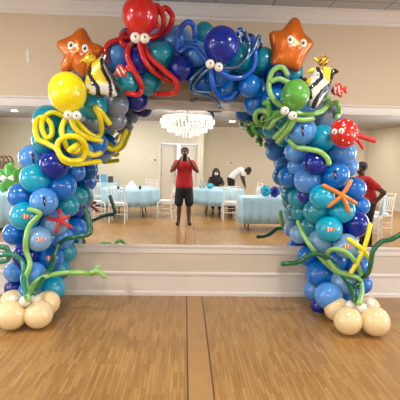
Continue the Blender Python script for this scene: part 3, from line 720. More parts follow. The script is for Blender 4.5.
t, cp, kk = fish('small golden fish foil balloon in front of left orange star', 'goldfish_balloon',
 [('body', [(82,60),(85,56),(89,53),(93,54),(96,57),(96,61),(92,64),(87,64)], .028, [FOILG, FOILY], lambda u, v: 1 if int((u+v*.4)/2.2) % 2 else 0),
  ('tail_fin', [(84,60),(81,63),(78,65),(80,62),(82,59),(85,58)], .01, [FOILG], None),
  ('dorsal_fin', [(85,57),(87,53),(90,51.5),(92,54),(88,56)], .01, [FOILG], None)], 3.84)
disc_px(t, 'eye', 89.5, 53.8+1.2, 1.1, 3.818, BLACK)
t, cp, kk = fish('small golden fish foil balloon above the right striped fish', 'goldfish_balloon',
 [('body', [(318,61),(320,57),(324,55.5),(328,57),(329,61),(327,65),(323,66),(319,65)], .028, [FOILG, FOILK], lambda u, v: 1 if (int(u*.62) + int(v*.7)) % 3 == 0 else 0),
  ('tail_fin', [(320,60),(316,58),(312.5,57.5),(315,61),(319,63.5)], .01, [FOILY], None),
  ('dorsal_fin', [(320,58),(322,55),(326,55),(325,57)], .01, [FOILG], None)], 3.86)
disc_px(t, 'eye', 326.5, 60, .9, 3.838, BLACK)
for lab, c, s, ang, Y in (('small red and white striped clownfish foil balloon below the red octopus', (121.5,71.5), 1.0, .5, 3.62), ('small red and white striped clownfish foil balloon right of the right striped fish', (338,90.5), 1.0, .12, 3.86)):
    ca, sa = math.cos(ang), math.sin(ang)
    R_ = lambda x, y: (c[0]+(x*ca+y*sa)*s, c[1]+(-x*sa+y*ca)*s)
    inv = lambda u, v: ((u-c[0])*ca-(v-c[1])*sa)/s
    t, cp, kk = fish(lab, 'clownfish_balloon',
     [('body', [R_(*q) for q in [(-7,0),(-5,-4),(-1,-5.5),(3,-4.5),(5.5,-1.5),(5.5,1.5),(3,4.2),(-1,5),(-5,3.6)]], .035, [FOILR, FOILW], lambda u, v: 1 if (-3.4 < inv(u, v) < -2.0 or .6 < inv(u, v) < 2.0) else 0),
      ('tail_fin', [R_(*q) for q in [(4.6,0),(7,-3.6),(9,-2.5),(8.4,0),(9,3),(7,4)]], .012, [FOILR], None),
      ('dorsal_fin', [R_(*q) for q in [(-3,-4.6),(-1,-7),(3,-6.8),(4,-4)]], .012, [FOILR, FOILK], None),
      ('belly_fin', [R_(*q) for q in [(-1,4.4),(1,7.4),(3.4,6.4),(3,3.6)]], .012, [FOILR], None)], Y)
    p = R_(-4.8, -1); disc_px(t, 'eye', p[0], p[1], 1.0, Y-.026, BLACK)
# red dotted puffer
pc = (344.5,133); Y = 3.80; cp = at(pc[0], pc[1], Y); kk = (cp-CAM).length/F
t = thing('balloon_fish', cp, 'red balloon fish with white dots sticking out from the right shoulder', 'balloon fish')
body = MB().sphere(cp, 12.3*kk, 28, 18, sc=(1, .62, 1.02)).build('body', LAT['red'], t)
for u, v in [(341,124),(346,122),(351,125),(342,129),(348,129),(354,130),(345,135),(351,136),(341,140),(347,142),(353,141),(338,145)]:
    dx, dz = (u-pc[0])/12.3, (pc[1]-v)/12.55; rr = dx*dx+dz*dz
    if rr < .9: MB().sphere(cp+Vector((dx*12.3*kk, -math.sqrt(1-rr)*12.3*kk*.62, dz*12.55*kk)), .0085, 10, 6, sc=(1, .5, 1)).build('dot', WHITEP, t)
ring = [at(pc[0]+12.6*math.cos(a*math.pi/12), pc[1]+13*math.sin(a*math.pi/12), Y) for a in range(24)]; 
MB().tube(ring+[ring[0]], .018, taper=False).build('rim', LAT['coral'], t)
MB().tube(spline([at(355,135,Y), at(363,137,Y+.01), at(374,140.5,Y+.02)], 6), .026).build('tail_fin', LAT['coral'], t)
MB().tube(spline([at(355,137,Y), at(359,142,Y+.01), at(363,148,Y+.02)], 6), .018).build('tail_fin', LAT['coral'], t)
for u, v in ((334.5,131.5),(341.5,131)):
    e = disc_px(t, 'eye', u, v, 2.7, Y-.115 if u > 338 else Y-.09, WHITEP, .022); disc_px(e, 'pupil', u+.3, v, 1.0, (Y-.115 if u > 338 else Y-.09)-.021, BLACK, .006) if False else None
    MB().sphere(at(u, v, (Y-.137 if u > 338 else Y-.112)), .008, 10, 6, sc=(1, .4, 1)).build('pupil', BLACK, e)

# ------------------------------------------------------------------ chandelier (seen in the mirror)
cx, cy = 0.05, -0.86
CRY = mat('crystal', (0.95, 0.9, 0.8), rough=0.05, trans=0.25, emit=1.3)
t = thing('chandelier', (cx, cy, ZB), 'large round crystal chandelier glowing above the photographer', 'chandelier')
MB().lathe([(.09, -.03), (.08, -.001)], (cx, cy, ZB)).build('ceiling_rose', CHROME, t)
MB().cyl((cx, cy, 2.5), (cx, cy, ZB-.03), .012).build('rod', CHROME, t)
tiers = [(.30, 2.66), (.60, 2.62), (.66, 2.54), (.62, 2.44), (.48, 2.34), (.28, 2.26), (.10, 2.21)]
for r, z in tiers: MB().tube([(cx+r*math.cos(a*math.pi/20), cy+r*math.sin(a*math.pi/20), z) for a in range(41)], .008, 8, taper=False).build('ring', CHROME, t)
b = MB()
for r, z in tiers:
    n = int(r*70)
    for i in range(n):
        a = 2*math.pi*i/n; x, y = cx+r*math.cos(a), cy+r*math.sin(a)
        for q in range(2): b.lathe([(.002, -.05), (.013, -.03), (.002, 0)], (x, y, z-.012-q*.05), n=5, flat=True)
for i in range(44):
    a = 2*math.pi*i/44
    for q in range(6): f = q/6; r = .30+(.62-.30)*f; b.lathe([(.002, -.02), (.011, -.01), (.002, 0)], (cx+r*math.cos(a), cy+r*math.sin(a), 2.66-.06*f), n=5, flat=True)
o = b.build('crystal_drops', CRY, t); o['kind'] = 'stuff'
BULB = mat('bulb_glow', (1, 0.88, 0.68), emit=9)
for i in range(10):
    a = 2*math.pi*i/10; MB().lathe([(.008, 0), (.018, .03), (.012, .06), (.003, .08)], (cx+.4*math.cos(a), cy+.4*math.sin(a), 2.52), n=10).build('bulb', BULB, t)
    MB().cyl((cx, cy, 2.50), (cx+.4*math.cos(a), cy+.4*math.sin(a), 2.51), .006).build('lamp_arm', CHROME, t)

# ------------------------------------------------------------------ tables and cloths (seen in the mirror)
def round_table(x, y, r, lab, clab, drop=.42, items=True):
    t = thing('round_table', (x, y, 0), lab, 'table', None)
    MB().lathe([(r-.01, .715), (r, .72), (r, .74), (r-.01, .745)], (x, y, 0), n=48).build('tabletop', BROWN, t)
    for sx, sy in ((-1,-1),(-1,1),(1,-1),(1,1)):
        MB().tube([(x+sx*r*.42, y+sy*r*.42, .714), (x+sx*r*.46, y+sy*r*.46, .35), (x+sx*r*.5, y+sy*r*.5, .012)], .015, 8).build('leg', DARKM, t)
    n = 96; vs = []; fs = []
    prof = [(0.001, .752, 0), (r*.5, .752, 0), (r-.01, .752, 0), (r+.008, .745, 0), (r+.014, .70, .2), (r+.02, .6, .6), (r+.03, .48, .9), (r+.035, .745-drop, 1)]
    for rr, z, w_ in prof:
        for i in range(n):
            a = 2*math.pi*i/n; q = rr+w_*(.028*math.sin(a*14)+.012*math.sin(a*23+1)); vs.append((x+q*math.cos(a), y+q*math.sin(a), z))
    for j in range(len(prof)-1):
        for i in range(n): fs.append((j*n+i, j*n+(i+1)%n, (j+1)*n+(i+1)%n, (j+1)*n+i)[::-1])
    b = MB(); b.add(vs, fs); o = b.build('tablecloth', CLOTH, origin=(x, y, .75)); tag(o, clab, 'tablecloth', None)
    so = o.modifiers.new('thickness', 'SOLIDIFY'); so.thickness = .003; so.offset = 1
def rect_table(x0, x1, y0, y1, lab, clab, zb=.06):
    t = thing('folding_table', ((x0+x1)/2, (y0+y1)/2, 0), lab, 'table')
    MB().box((x0, y0, .715), (x1, y1, .745)).build('tabletop', BROWN, t)
    for x in (x0+.15, x1-.15):
        for y in (y0+.08, y1-.08): MB().cyl((x, y, .001), (x, y, .714), .014).build('leg', DARKM, t)
    per = []; N = 140; W = x1-x0+.02; D = y1-y0+.02; L = 2*(W+D)
    for i in range(N):
        s = L*i/N
        if s < W: p = (x0-.01+s, y0-.01, 0, -1)
        elif s < W+D: p = (x1+.01, y0-.01+s-W, 1, 0)
        elif s < 2*W+D: p = (x1+.01-(s-W-D), y1+.01, 0, 1)
        else: p = (x0-.01, y1+.01-(s-2*W-D), -1, 0)
        per.append(p)
    vs = []; fs = []; cx_, cy_ = (x0+x1)/2, (y0+y1)/2
    for sc, z, w_ in ((.001, .752, 0), (.99, .752, 0), (1, .748, 0), (1, .65, .3), (1, .4, .8), (1, zb, 1)):
        for i, p in enumerate(per):
            f = w_*(.02+.02*math.sin(i*.9)+.008*math.sin(i*1.7)); vs.append((cx_+(p[0]-cx_)*sc+p[2]*f, cy_+(p[1]-cy_)*sc+p[3]*f, z))
    for j in range(5):
        for i in range(N): fs.append((j*N+i, j*N+(i+1)%N, (j+1)*N+(i+1)%N, (j+1)*N+i)[::-1])
    b = MB(); b.add(vs, fs); o = b.build('tablecloth', CLOTH, origin=(cx_, cy_, .75)); tag(o, clab, 'tablecloth')
    so = o.modifiers.new('thickness', 'SOLIDIFY'); so.thickness = .003; so.offset = 1
round_table(-1.45, -1.75, .76, 'round banquet table left of the photographer in the mirror', 'light blue cloth on the round table left of the photographer')
round_table(.98, -2.15, .70, 'round banquet table right of the photographer in the mirror', 'light blue cloth on the round table right of the photographer')
rect_table(1.3, 2.6, -.25, .4, 'folding table near the right arch column in the mirror', 'light blue cloth reaching the floor beside the right arch column', .18)
rect_table(-5.3, -3.5, .0, .7, 'folding table at the far left of the mirror', 'light blue cloth at the far left under the green foil balloon')
rect_table(-4.3, -2.2, -4.15, -3.5, 'buffet table against the back wall', 'light blue cloth on the buffet table by the back wall')

def chair():
    t = thing('chiavari_chair', (0,0,0), '', 'chair')
    MB().box((-.2, -.2, .42), (.2, .2, .445)).build('seat', WCHAIR, t)
    MB().lathe([(.17, .446), (.2, .46), (.2, .475), (.17, .49)], (0,0,0), n=4*5).build('cushion', CUSH, t)
    for x in (-.185, .185):
        MB().lathe([(.011, 0), (.015, .02), (.017, .2), (.02, .22), (.016, .24), (.018, .419)], (x, .185, 0), n=10).build('leg', WCHAIR, t)
        MB().tube([(x, -.215, .006), (x, -.19, .25), (x, -.19, .45), (x, -.21, .7), (x, -.25, .92)], .015, 8).build('leg', WCHAIR, t)
    b = MB()
    for z, y in ((.9, -.245), (.82, -.232), (.53, -.194)): b.cyl((-.18, y, z), (.18, y, z), .012)
    b.build('back_rail', WCHAIR, t)
    for i in range(5): x = -.12+i*.06; MB().cyl((x, -.194, .53), (x, -.232, .82), .008).build('spindle', WCHAIR, t)
    b = MB()
    for z in (.16, .28):
        b.cyl((-.185, .185, z), (.185, .185, z), .009); b.cyl((-.185, .185, z), (-.185, -.195, z), .009); b.cyl((.185, .185, z), (.185, -.195, z), .009)
    b.cyl((-.185, -.195, .22), (.185, -.195, .22), .009); b.build('stretcher', WCHAIR, t)
    return t
ch0 = chair()
CH = [(-1.6, -.62, math.pi, 'white chiavari chair with its back to the mirror at the left round table'), (-.45, -1.35, 1.9, 'white chiavari chair between the left round table and the photographer'),
      (-2.25, -.9, -2.6, 'white chiavari chair at the left side of the left round table'), (-1.05, -2.8, .3, 'white chiavari chair on the far side of the left round table'),
      (-2.35, -2.3, -1.0, 'white chiavari chair behind left of the left round table'), (1.2, -1.2, math.pi, 'white chiavari chair with its back to the mirror at the right round table'),
      (1.95, -2.3, 1.4, 'white chiavari chair right of the right round table'), (3.9, 1.0, 2.2, 'white chiavari chair nearest beside the leaning man in red'),
      (4.35, .45, 1.3, 'white chiavari chair behind the one beside the leaning man'), (-3.1, -.1, 1.0, 'white chiavari chair right of the far left table'),
      (4.9, 1.2, 2.6, 'white chiavari chair rightmost in the mirror')]
for i, (x, y, a, lab) in enumerate(CH):
    o = ch0 if i == 0 else copy_tree(ch0); o.location = (x, y, 0); o.rotation_euler = (0, 0, a); tag(o, lab, 'chair', 'white chiavari chairs around the tables')
# cloth sash on one chair
o = MB().box((3.74, .78, .5), (3.76, 1.1, .86)).build('cloth', CLOTH)
o.location = (4.08, 1.18, .70); o.rotation_euler = (0.12, 0, 2.2-math.pi/2); tag(o, 'light blue cloth hung over the back of the nearest right chair', 'cloth')
# brown folding chairs stored upright on a cart, far left
t0 = thing('folding_chair', (0,0,0), '', 'folding chair')
MB().tube(spline([(0, -.2, .02), (0, -.2, 1.0), (0, -.14, 1.32), (0, 0, 1.42), (0, .14, 1.32), (0, .2, 1.0), (0, .2, .02)], 6), .02, 8).build('frame', BROWN, t0)
MB().box((.02, -.17, .35), (.045, .17, .75)).build('seat', BROWN, t0); MB().box((-.012, -.175, 1.05), (.012, .175, 1.28)).build('backrest', BROWN, t0)
for i in range(8):
    o = t0 if i == 0 else copy_tree(t0); o.location = (-5.5+i*.115, -1.6, .13); o.rotation_euler = (0, .06, .5)
    tag(o, 'brown folding chair in the upright row on the cart, %s from the right' % ['eighth','seventh','sixth','fifth','fourth','third','second','first'][i], 'folding chair', 'brown folding chairs stored in a row')
t = thing('chair_cart', (-5.1, -1.6, 0), 'low dark cart carrying the row of brown folding chairs', 'cart')
MB().box((-5.75, -1.9, .1), (-4.5, -1.3, .13)).build('deck', DARKM, t)
for x in (-5.65, -4.6):
    for y in (-1.82, -1.38): MB().lathe([(.045, -.015), (.05, 0), (.045, .015)], (x, y, .05), (0,1,0), 16).build('wheel', DARKM, t)

# things on the tables
GF = (-3.74, .35)
t = thing('green_foil_balloon', (GF[0], GF[1], .755), 'green leafy foil balloon with a white bow on the far left table', 'foil balloon')
g = [(-.36,.42),(-.3,.55),(-.16,.5),(-.1,.62),(.05,.66),(.1,.52),(.24,.58),(.3,.4),(.2,.3),(.26,.12),(.1,.02),(-.08,.06),(-.2,.0),(-.26,.16),(-.16,.28)]
MB().puffy(spline([(GF[0]+a, GF[1], .76+b_) for a, b_ in g], 4, True), .09, None, 8, 90).build('body', FOILGR, t)
for s in (-1, 1): MB().puffy(spline([(GF[0]-.04, GF[1]+.1, 1.09), (GF[0]-.04+s*.12, GF[1]+.1, 1.15), (GF[0]-.04+s*.13, GF[1]+.1, 1.03)], 4, True), .015, None, 4, 30).build('bow_loop', WHITEP, t)
def pompom(x, y, z, r, col, lab):
    b = MB(); rnd = random.Random(int(x*100))
    for i in range(90):
        th = math.acos(rnd.uniform(-1, 1)); ph = rnd.uniform(0, 6.28); d = Vector((math.sin(th)*math.cos(ph), math.sin(th)*math.sin(ph), math.cos(th))); c = Vector((x, y, z))+d*r*.72
        b.sphere(c, r*.3, 8, 6, sc=(1, 1, 1))
    o = b.build('tissue_pompom', LAT[col]); tag(o, lab, 'pompom')
pompom(1.84, .2, .90, .13, 'turquoise', 'light blue ruffled tissue pompom on the table by the right column'); pompom(2.05, .17, .88, .125, 'royal blue', 'dark blue ruffled tissue pompom on the table by the right column')
o = MB().tube(spline([(2.26, .15, .755), (2.31, .15, .9), (2.23, .15, 1.02), (2.18, .17, 1.08)], 5), .012).build('desk_lamp_arm', DARKM); tag(o, 'thin black bent rod standing behind the dark blue pompom', 'rod')
def gift_bag(x, y, w_, h, col, nm, lab):
    t = thing('gift_bag', (x, y, .755), lab, 'bag', 'bags on the buffet table'); m = mat('paper_'+nm, col, rough=.5, noise=.08)
    b = MB(); b.add([(x-w_/2, y-.05, .756), (x+w_/2, y-.05, .756), (x+w_/2, y+.05, .756), (x-w_/2, y+.05, .756), (x-w_*.46, y-.035, .756+h), (x+w_*.46, y-.035, .756+h), (x+w_*.46, y+.035, .756+h), (x-w_*.46, y+.035, .756+h)],
      [(0,3,2,1),(0,1,5,4),(1,2,6,5),(2,3,7,6),(3,0,4,7),(4,5,6,7)], 0, True); b.build('body', m, t)
    for yy in (-.036, .036): MB().tube(spline([(x-.05, y+yy, .75+h-.005), (x-.03, y+yy, .82+h), (x+.03, y+yy, .82+h), (x+.05, y+yy, .75+h-.005)], 5), .004, 6).build('handle', WCHAIR, t)
for i, (x, w_, h, col, nm) in enumerate([(-3.55, .22, .22, (.05,.3,.55), 'blue'), (-3.28, .2, .27, (.08,.3,.12), 'green'), (-3.05, .18, .30, (.5,.05,.06), 'red'), (-2.82, .2, .24, (.03,.03,.1), 'navy'), (-2.58, .18, .26, (.1,.35,.6), 'sky_blue'), (-2.36, .16, .2, (.05,.05,.05), 'black')]):
    gift_bag(x, -3.75, w_, h, col, nm, '%s gift bag with handles in the row against the back wall' % nm.replace('_', ' '))
for x, y, lab in ((-1.72, -1.35, 'small black cup on left round table, left of the centrepiece'), (-1.15, -1.3, 'small black cup on left round table, right of the centrepiece')):
    t = thing('cup', (x, y, .757), lab, 'cup'); MB().lathe([(.028, .0), (.036, .09), (.032, .088), (.025, .006)], t.location, n=16).build('body', DARKM, t)
t = thing('folded_napkin', (-1.42, -1.7, .757), 'white folded napkin standing in the middle of the left round table', 'napkin')
b = MB(); b.lathe([(.16, 0), (.12, .07), (.05, .16), (.005, .2)], t.location, n=7, flat=True); b.build('napkin_fan', CUSH, t)
for x, y, c, lab in ((.72, -2.0, 'turquoise', 'light blue rounded favour box on the right round table'),):
    o = MB().sphere((x, y, .757+.075), .1, sc=(1, 1, .75)).build('favour_box', LAT[c]); tag(o, lab, 'box')
for i, (x, y) in enumerate(((.45, -1.95), (.55, -2.25))):
    o = MB().lathe([(.03, 0), (.034, .14), (.014, .19), (.014, .23)], (x, y, .757), n=14).build('water_bottle', mat('clear_plastic', (.7,.8,.85), rough=.1, trans=.8)); tag(o, 'clear water bottle on the right round table, %s one' % ('nearer' if i == 0 else 'farther'), 'bottle')

# ------------------------------------------------------------------ people (seen in the mirror)
SKIN = mat('brown_skin', (0.10, 0.05, 0.032), rough=.5, sss=.1, noise=.08, nscale=12); SKIN2 = mat('dark_skin', (0.07, 0.038, 0.025), rough=.5, noise=.08, nscale=12)
REDS = mat('red_jersey', (0.42, 0.012, 0.018), rough=.8, noise=.1, nscale=6, bump=.3, bscale=9); BLK = mat('black_fabric', (0.012, 0.012, 0.014), rough=.85, bump=.3, bscale=10)
WHT = mat('white_fabric', (0.7, 0.68, 0.68), rough=.85, bump=.3, bscale=9); HAIR = mat('black_hair', (0.010, 0.009, 0.009), rough=.6, bump=.6, bscale=120); SHOE = mat('black_shoe', (0.015, 0.015, 0.015), rough=.4)
def solid(mb, name, m, parent, vox):
    o = mb.build(name, m, parent); r = o.modifiers.new('remesh', 'REMESH'); r.mode = 'VOXEL'; r.voxel_size = vox; r.use_smooth_shade = True
    s = o.modifiers.new('smooth', 'SMOOTH'); s.iterations = 4; s.factor = .5
    dg = bpy.context.evaluated_depsgraph_get(); me = bpy.data.meshes.new_from_object(o.evaluated_get(dg)); o.modifiers.clear(); o.data = me
    me.polygons.foreach_set('use_smooth', [True]*len(me.polygons)); me.materials.clear(); me.materials.append(m); return o
def head(b, c, fwd, up=Vector((0,0,1)), s=1.0):
    c = Vector(c); f = Vector(fwd).normalized(); up = (Vector(up)-f*f.dot(Vector(up))).normalized(); rt = f.cross(up)
    W = lambda x, y, z: c+(rt*x+f*y+up*z)*s
    b.capsule(W(0,-.015,.03), .082*s, W(0,-.025,.03), .08*s); b.capsule(W(0,.02,.02), .072*s, W(0,.035,-.045), .055*s); b.capsule(W(0,.05,-.07), .035*s, W(0,.055,-.075), .03*s)
    b.capsule(W(0,.088,.0), .010*s, W(0,.108,-.025), .015*s)                   # nose
    b.capsule(W(-.02,.085,-.052), .009*s, W(.02,.085,-.052), .009*s)         # lips
    b.capsule(W(-.03,.078,.03), .012*s, W(.03,.078,.03), .012*s)             # brow
    for q in (-1, 1): b.capsule(W(q*.078,-.01,.018), .014*s, W(q*.08,-.008,-.02), .01*s)
    return W
def face(t, W, s=1.0, mouth=True):
    for q in (-1, 1):
        e = MB().sphere(W(q*.03,.077,.008), .012*s, 12, 8).build('eye', WHITEP, t); MB().sphere(W(q*.03,.0865,.008), .0055*s, 8, 6).build('pupil', BLACK, e)
    if mouth: MB().capsule(W(-.018,.0945,-.052), .0025, W(.018,.0945,-.052), .0025, 6).build('mouth', mat('lip', (.12,.03,.03), rough=.5), t)
def hair(t, c, up=Vector((0,0,1)), back=Vector((0,-1,0)), r=.096, s=1.0, name='hair', extra=None):
    b = MB(); c = Vector(c); b.sphere(c+up*.045*s+back*.022*s, r*s, 20, 14)
    if extra: 
        for a, ra, b2, rb in extra: b.capsule(a, ra, b2, rb)
    b.build(name, HAIR, t)
def hand(b, wrist, d, palm_n, curl=.9, side=1, r=.0085):
    """d: direction wrist->knuckles, palm_n: direction the palm faces"""
    wrist = Vector(wrist); d = Vector(d).normalized(); n = Vector(palm_n); n = (n-d*d.dot(n)).normalized(); s = d.cross(n)*side
    for k in (-1, 0, 1): b.capsule(wrist+s*k*.012, .016, wrist+d*.08+s*k*.024, .014)
    for k, L in zip((-1.5, -.5, .5, 1.5), (.062, .078, .084, .074)):
        p = wrist+d*.088+s*k*.0205; dd = d
        for q, f in enumerate((.45, .32, .25)):
            a = curl*(.5+.6*q); dd = (d*math.cos(a)+n*math.sin(a)).normalized(); p2 = p+dd*L*f; b.capsule(p, r*(1-.08*q), p2, r*(.93-.08*q), 10); p = p2
    p = wrist+d*.03+s*.03; dd = (d*.6+s*.75+n*.25).normalized(); p2 = p+dd*.04; b.capsule(p, .012, p2, .010, 10); p3 = p2+(d*.7+n*.6+s*.1).normalized()*.032; b.capsule(p2, .010, p3, .008, 10)
def limb(b, P, R): 
    for i in range(len(P)-1): b.capsule(P[i], R[i], P[i+1], R[i+1])
# the photographer, facing the mirror
V = Vector
t = thing('person', (0, -.42, 0), 'person in red shirt and black shorts holding up a phone, reflected in the mirror', 'person')
b = MB(); W = head(b, (0, -.37, 1.665), (0, 1, -.08)); 
b.capsule((0,-.41,1.47), .058, (0,-.385,1.6), .052)
for q in (-1, 1):
    limb(b, [V((q*.05,-.42,1.36)), V((q*.06,-.42,1.15)), V((q*.06,-.42,.98))], [.108, .095, .10])
    b.capsule((q*.06,-.42,1.42), .07, (q*.17,-.42,1.43), .055)
    el = V((q*.29,-.25,1.25)); wr = V((q*.125,-.06,1.475))
    limb(b, [V((q*.175,-.42,1.43)), el, wr], [.055, .042, .028])
    hand(b, wr, V((-q*.25, .05, .45)), V((-q*1, .25, 0)), .95, 1 if q > 0 else -1)
    limb(b, [V((q*.09,-.42,.95)), V((q*.105,-.40,.52)), V((q*.115,-.44,.28)), V((q*.12,-.45,.09))], [.095, .058, .055, .038])
    b.capsule((q*.12,-.45,.05), .038, (q*.14,-.27,.035), .03)
solid(b, 'body', SKIN, t, .0065); face(t, W)
b = MB()
for q in (-1, 1):
    limb(b, [V((q*.052,-.42,1.37)), V((q*.068,-.42,1.15)), V((q*.075,-.42,.93))], [.12, .112, .135])
    b.capsule((q*.05,-.42,1.44), .062, (q*.165,-.42,1.435), .066); limb(b, [V((q*.175,-.42,1.43)), V((q*.245,-.32,1.31))], [.075, .07])
solid(b, 'shirt', REDS, t, .012)
b = MB()
for q in (-1, 1): limb(b, [V((q*.075,-.42,.95)), V((q*.105,-.405,.72)), V((q*.12,-.40,.52))], [.112, .108, .105])
solid(b, 'shorts', BLK, t, .012)
hair(t, W(0,0,0)-V((0,0,.0)), r=.09)
for q in (-1, 1): b = MB(); b.capsule((q*.12,-.46,.055), .05, (q*.145,-.26,.045), .042); solid(b, 'shoe', SHOE, t, .008)
t.scale = (1.035,)*3
t = thing('mobile_phone', (0, -.02, 1.55), 'dark mobile phone held up at face height by the person in red', 'phone')
MB().box((-.038, -.024, 1.47), (.038, -.014, 1.625)).build('case', DARKM, t); MB().box((-.032, -.026, 1.476), (.032, -.024, 1.619)).build('screen', BLACK, t)
MB().lathe([(.009, 0), (.009, .004), (.007, .004)], (0.022, -.014, 1.605), (0,1,0), 16).build('camera_lens', BLACK, t)
t.location.z += .055
# the man at the right, leaning with a hand on his hip
X, Y_ = 3.16, 1.85
t = thing('person', (X+.25, Y_, 0), 'person in red shirt and black trousers leaning beside the right arch column, hand on hip', 'person')
b = MB(); W = head(b, (X+.10, Y_+.02, 1.47), (-1, .25, -.25)); b.capsule((X+.13,Y_,1.30), .058, (X+.12,Y_,1.43), .052)
for q in (-1, 1):
    y = Y_+q*.09
    limb(b, [V((X+.16,Y_+q*.06,1.22)), V((X+.24,Y_+q*.06,1.05)), V((X+.28,Y_+q*.06,.93))], [.115, .105, .11]); b.capsule((X+.13,Y_+q*.05,1.28), .07, (X+.15,Y_+q*.18,1.28), .06)
    limb(b, [V((X+.28,y,.90)), V((X+.24,Y_+q*.11,.48)), V((X+.28,Y_+q*.12,.09))], [.1, .062, .04]); b.capsule((X+.3,Y_+q*.12,.05), .038, (X+.12,Y_+q*.13,.035), .03)
el = V((X+.42, Y_+.28, 1.06)); wr = V((X+.34, Y_+.17, .90)); limb(b, [V((X+.15,Y_+.18,1.28)), el, wr], [.056, .044, .03]); hand(b, wr, V((-.3,-.2,-.5)), V((-.6,-.5,.1)), .5, 1)
el = V((X-.02, Y_-.24, 1.05)); wr = V((X-.2, Y_-.14, .93)); limb(b, [V((X+.15,Y_-.18,1.28)), el, wr], [.056, .044, .03]); hand(b, wr, V((-1,.1,-.3)), V((0,0,-1)), .5, 1)
solid(b, 'body', SKIN2, t, .0075); face(t, W)
b = MB()
for q in (-1, 1):
    limb(b, [V((X+.16,Y_+q*.065,1.22)), V((X+.24,Y_+q*.07,1.05)), V((X+.29,Y_+q*.065,.90))], [.13, .12, .125]); b.capsule((X+.12,Y_+q*.05,1.29), .066, (X+.15,Y_+q*.18,1.28), .072)
limb(b, [V((X+.15,Y_+.18,1.28)), V((X+.31,Y_+.24,1.15))], [.075, .066]); limb(b, [V((X+.15,Y_-.18,1.28)), V((X+.05,Y_-.22,1.15))], [.075, .066])
solid(b, 'shirt', REDS, t, .012)
b = MB()
for q in (-1, 1): limb(b, [V((X+.28,Y_+q*.07,.90)), V((X+.24,Y_+q*.11,.48)), V((X+.275,Y_+q*.12,.13))], [.118, .08, .065])
solid(b, 'trousers', BLK, t, .012); hair(t, W(0,0,0), W(0,0,1)-W(0,0,0), W(0,-1,0)-W(0,0,0), r=.094)
for q in (-1, 1): b = MB(); b.capsule((X+.31,Y_+q*.12,.055), .05, (X+.1,Y_+q*.13,.045), .042); solid(b, 'shoe', SHOE, t, .01)
# the seated woman with a face mask
X, Y_ = .98, -3.32
sc_ = copy_tree(ch0); sc_.location = (X, Y_-.05, 0); sc_.rotation_euler = (0,0,0); tag(sc_, 'white chiavari chair under the seated woman with a face mask', 'chair', 'white chiavari chairs around the tables')
t = thing('person', (X, Y_, 0), 'person with long black hair and white face mask seated behind the right table', 'person')
b = MB(); W = head(b, (X, Y_+.06, 1.17), (0, 1, -.1), s=.95); b.capsule((X,Y_,1.0), .05, (X,Y_+.03,1.1), .046)
for q in (-1, 1):
    limb(b, [V((X+q*.05,Y_,.92)), V((X+q*.07,Y_,.75)), V((X+q*.07,Y_,.59))], [.1, .09, .1]); b.capsule((X+q*.05,Y_,.97), .06, (X+q*.15,Y_,.97), .052)
    wr = V((X+q*.12,Y_+.38,.80)); limb(b, [V((X+q*.16,Y_,.97)), V((X+q*.22,Y_+.14,.79)), wr], [.046, .038, .026]); hand(b, wr, V((-q*.2,1,-.05)), V((0,0,-1)), .2, q)
    limb(b, [V((X+q*.08,Y_,.585)), V((X+q*.1,Y_+.40,.54)), V((X+q*.1,Y_+.42,.09))], [.088, .058, .036]); b.capsule((X+q*.1,Y_+.42,.045), .035, (X+q*.1,Y_+.55,.03), .026)
solid(b, 'body', SKIN, t, .008); face(t, W, .95, False)
b = MB(); 
for q in (-1, 1):
    limb(b, [V((X+q*.05,Y_,.92)), V((X+q*.075,Y_,.75)), V((X+q*.075,Y_,.6))], [.112, .102, .108]); b.capsule((X+q*.04,Y_,.98), .058, (X+q*.15,Y_,.97), .062); limb(b, [V((X+q*.16,Y_,.97)), V((X+q*.21,Y_+.10,.84))], [.06, .054])
solid(b, 'shirt', BLK, t, .013)
b = MB()
for q in (-1, 1): limb(b, [V((X+q*.08,Y_,.59)), V((X+q*.1,Y_+.40,.55)), V((X+q*.1,Y_+.42,.12))], [.1, .074, .056])
solid(b, 'trousers', BLK, t, .013)
b = MB(); b.capsule(W(-.02,.075,-.045), .045, W(.02,.075,-.045), .045); solid(b, 'face_mask', WHT, t, .008)
hair(t, W(0,0,0), r=.098, s=.95, extra=[(W(-.085,-.03,.02), .035, W(-.1,-.01,-.16), .04), (W(.085,-.03,.02), .035, W(.1,-.01,-.16), .04), (W(0,-.07,0), .07, W(0,-.08,-.18), .07)])
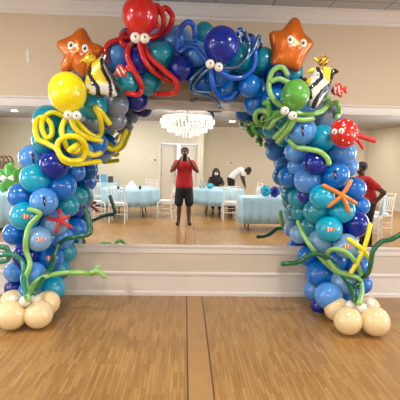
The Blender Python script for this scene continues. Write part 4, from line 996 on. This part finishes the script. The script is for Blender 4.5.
# the person bending over the table
X, Y_ = 1.62, -3.35
t = thing('person', (X-.1, Y_, 0), 'person in white top and dark trousers bending forward behind the right table', 'person')
b = MB(); W = head(b, (X+.36, Y_+.08, 1.22), (.8, .3, -.75), s=.97); b.capsule((X+.22,Y_+.02,1.25), .052, (X+.31,Y_+.06,1.25), .05)
for q in (-1, 1):
    limb(b, [V((X+.14,Y_+q*.06,1.24)), V((X-.02,Y_+q*.06,1.14)), V((X-.16,Y_+q*.06,.98))], [.1, .098, .108]); b.capsule((X+.17,Y_+q*.04,1.24), .06, (X+.17,Y_+q*.16,1.22), .055)
    wr = V((X+.25,Y_+q*.14+.1,.82)); limb(b, [V((X+.17,Y_+q*.17,1.22)), V((X+.2,Y_+q*.2+.05,1.0)), wr], [.05, .04, .027]); hand(b, wr, V((.3,.1,-1)), V((-.9,0,-.3)), .5, q)
    limb(b, [V((X-.17,Y_+q*.08,.94)), V((X-.12,Y_+q*.1,.5)), V((X-.16,Y_+q*.11,.09))], [.098, .06, .038]); b.capsule((X-.17,Y_+q*.11,.045), .036, (X+.01,Y_+q*.12,.033), .028)
solid(b, 'body', SKIN2, t, .008); face(t, W)
b = MB()
for q in (-1, 1):
    limb(b, [V((X+.14,Y_+q*.065,1.24)), V((X-.02,Y_+q*.065,1.14)), V((X-.14,Y_+q*.065,1.0))], [.114, .11, .118]); b.capsule((X+.17,Y_+q*.04,1.24), .064, (X+.17,Y_+q*.16,1.22), .066); limb(b, [V((X+.17,Y_+q*.17,1.22)), V((X+.19,Y_+q*.19+.02,1.1))], [.064, .056])
solid(b, 'top', WHT, t, .013)
b = MB()
for q in (-1, 1): limb(b, [V((X-.16,Y_+q*.075,.95)), V((X-.12,Y_+q*.1,.5)), V((X-.16,Y_+q*.11,.13))], [.118, .078, .062])
solid(b, 'trousers', BLK, t, .013); hair(t, W(0,0,0), W(0,0,1)-W(0,0,0), W(0,-1,0)-W(0,0,0), r=.094)
for q in (-1, 1): b = MB(); b.capsule((X-.18,Y_+q*.11,.05), .045, (X+.02,Y_+q*.12,.04), .038); solid(b, 'shoe', SHOE, t, .01)
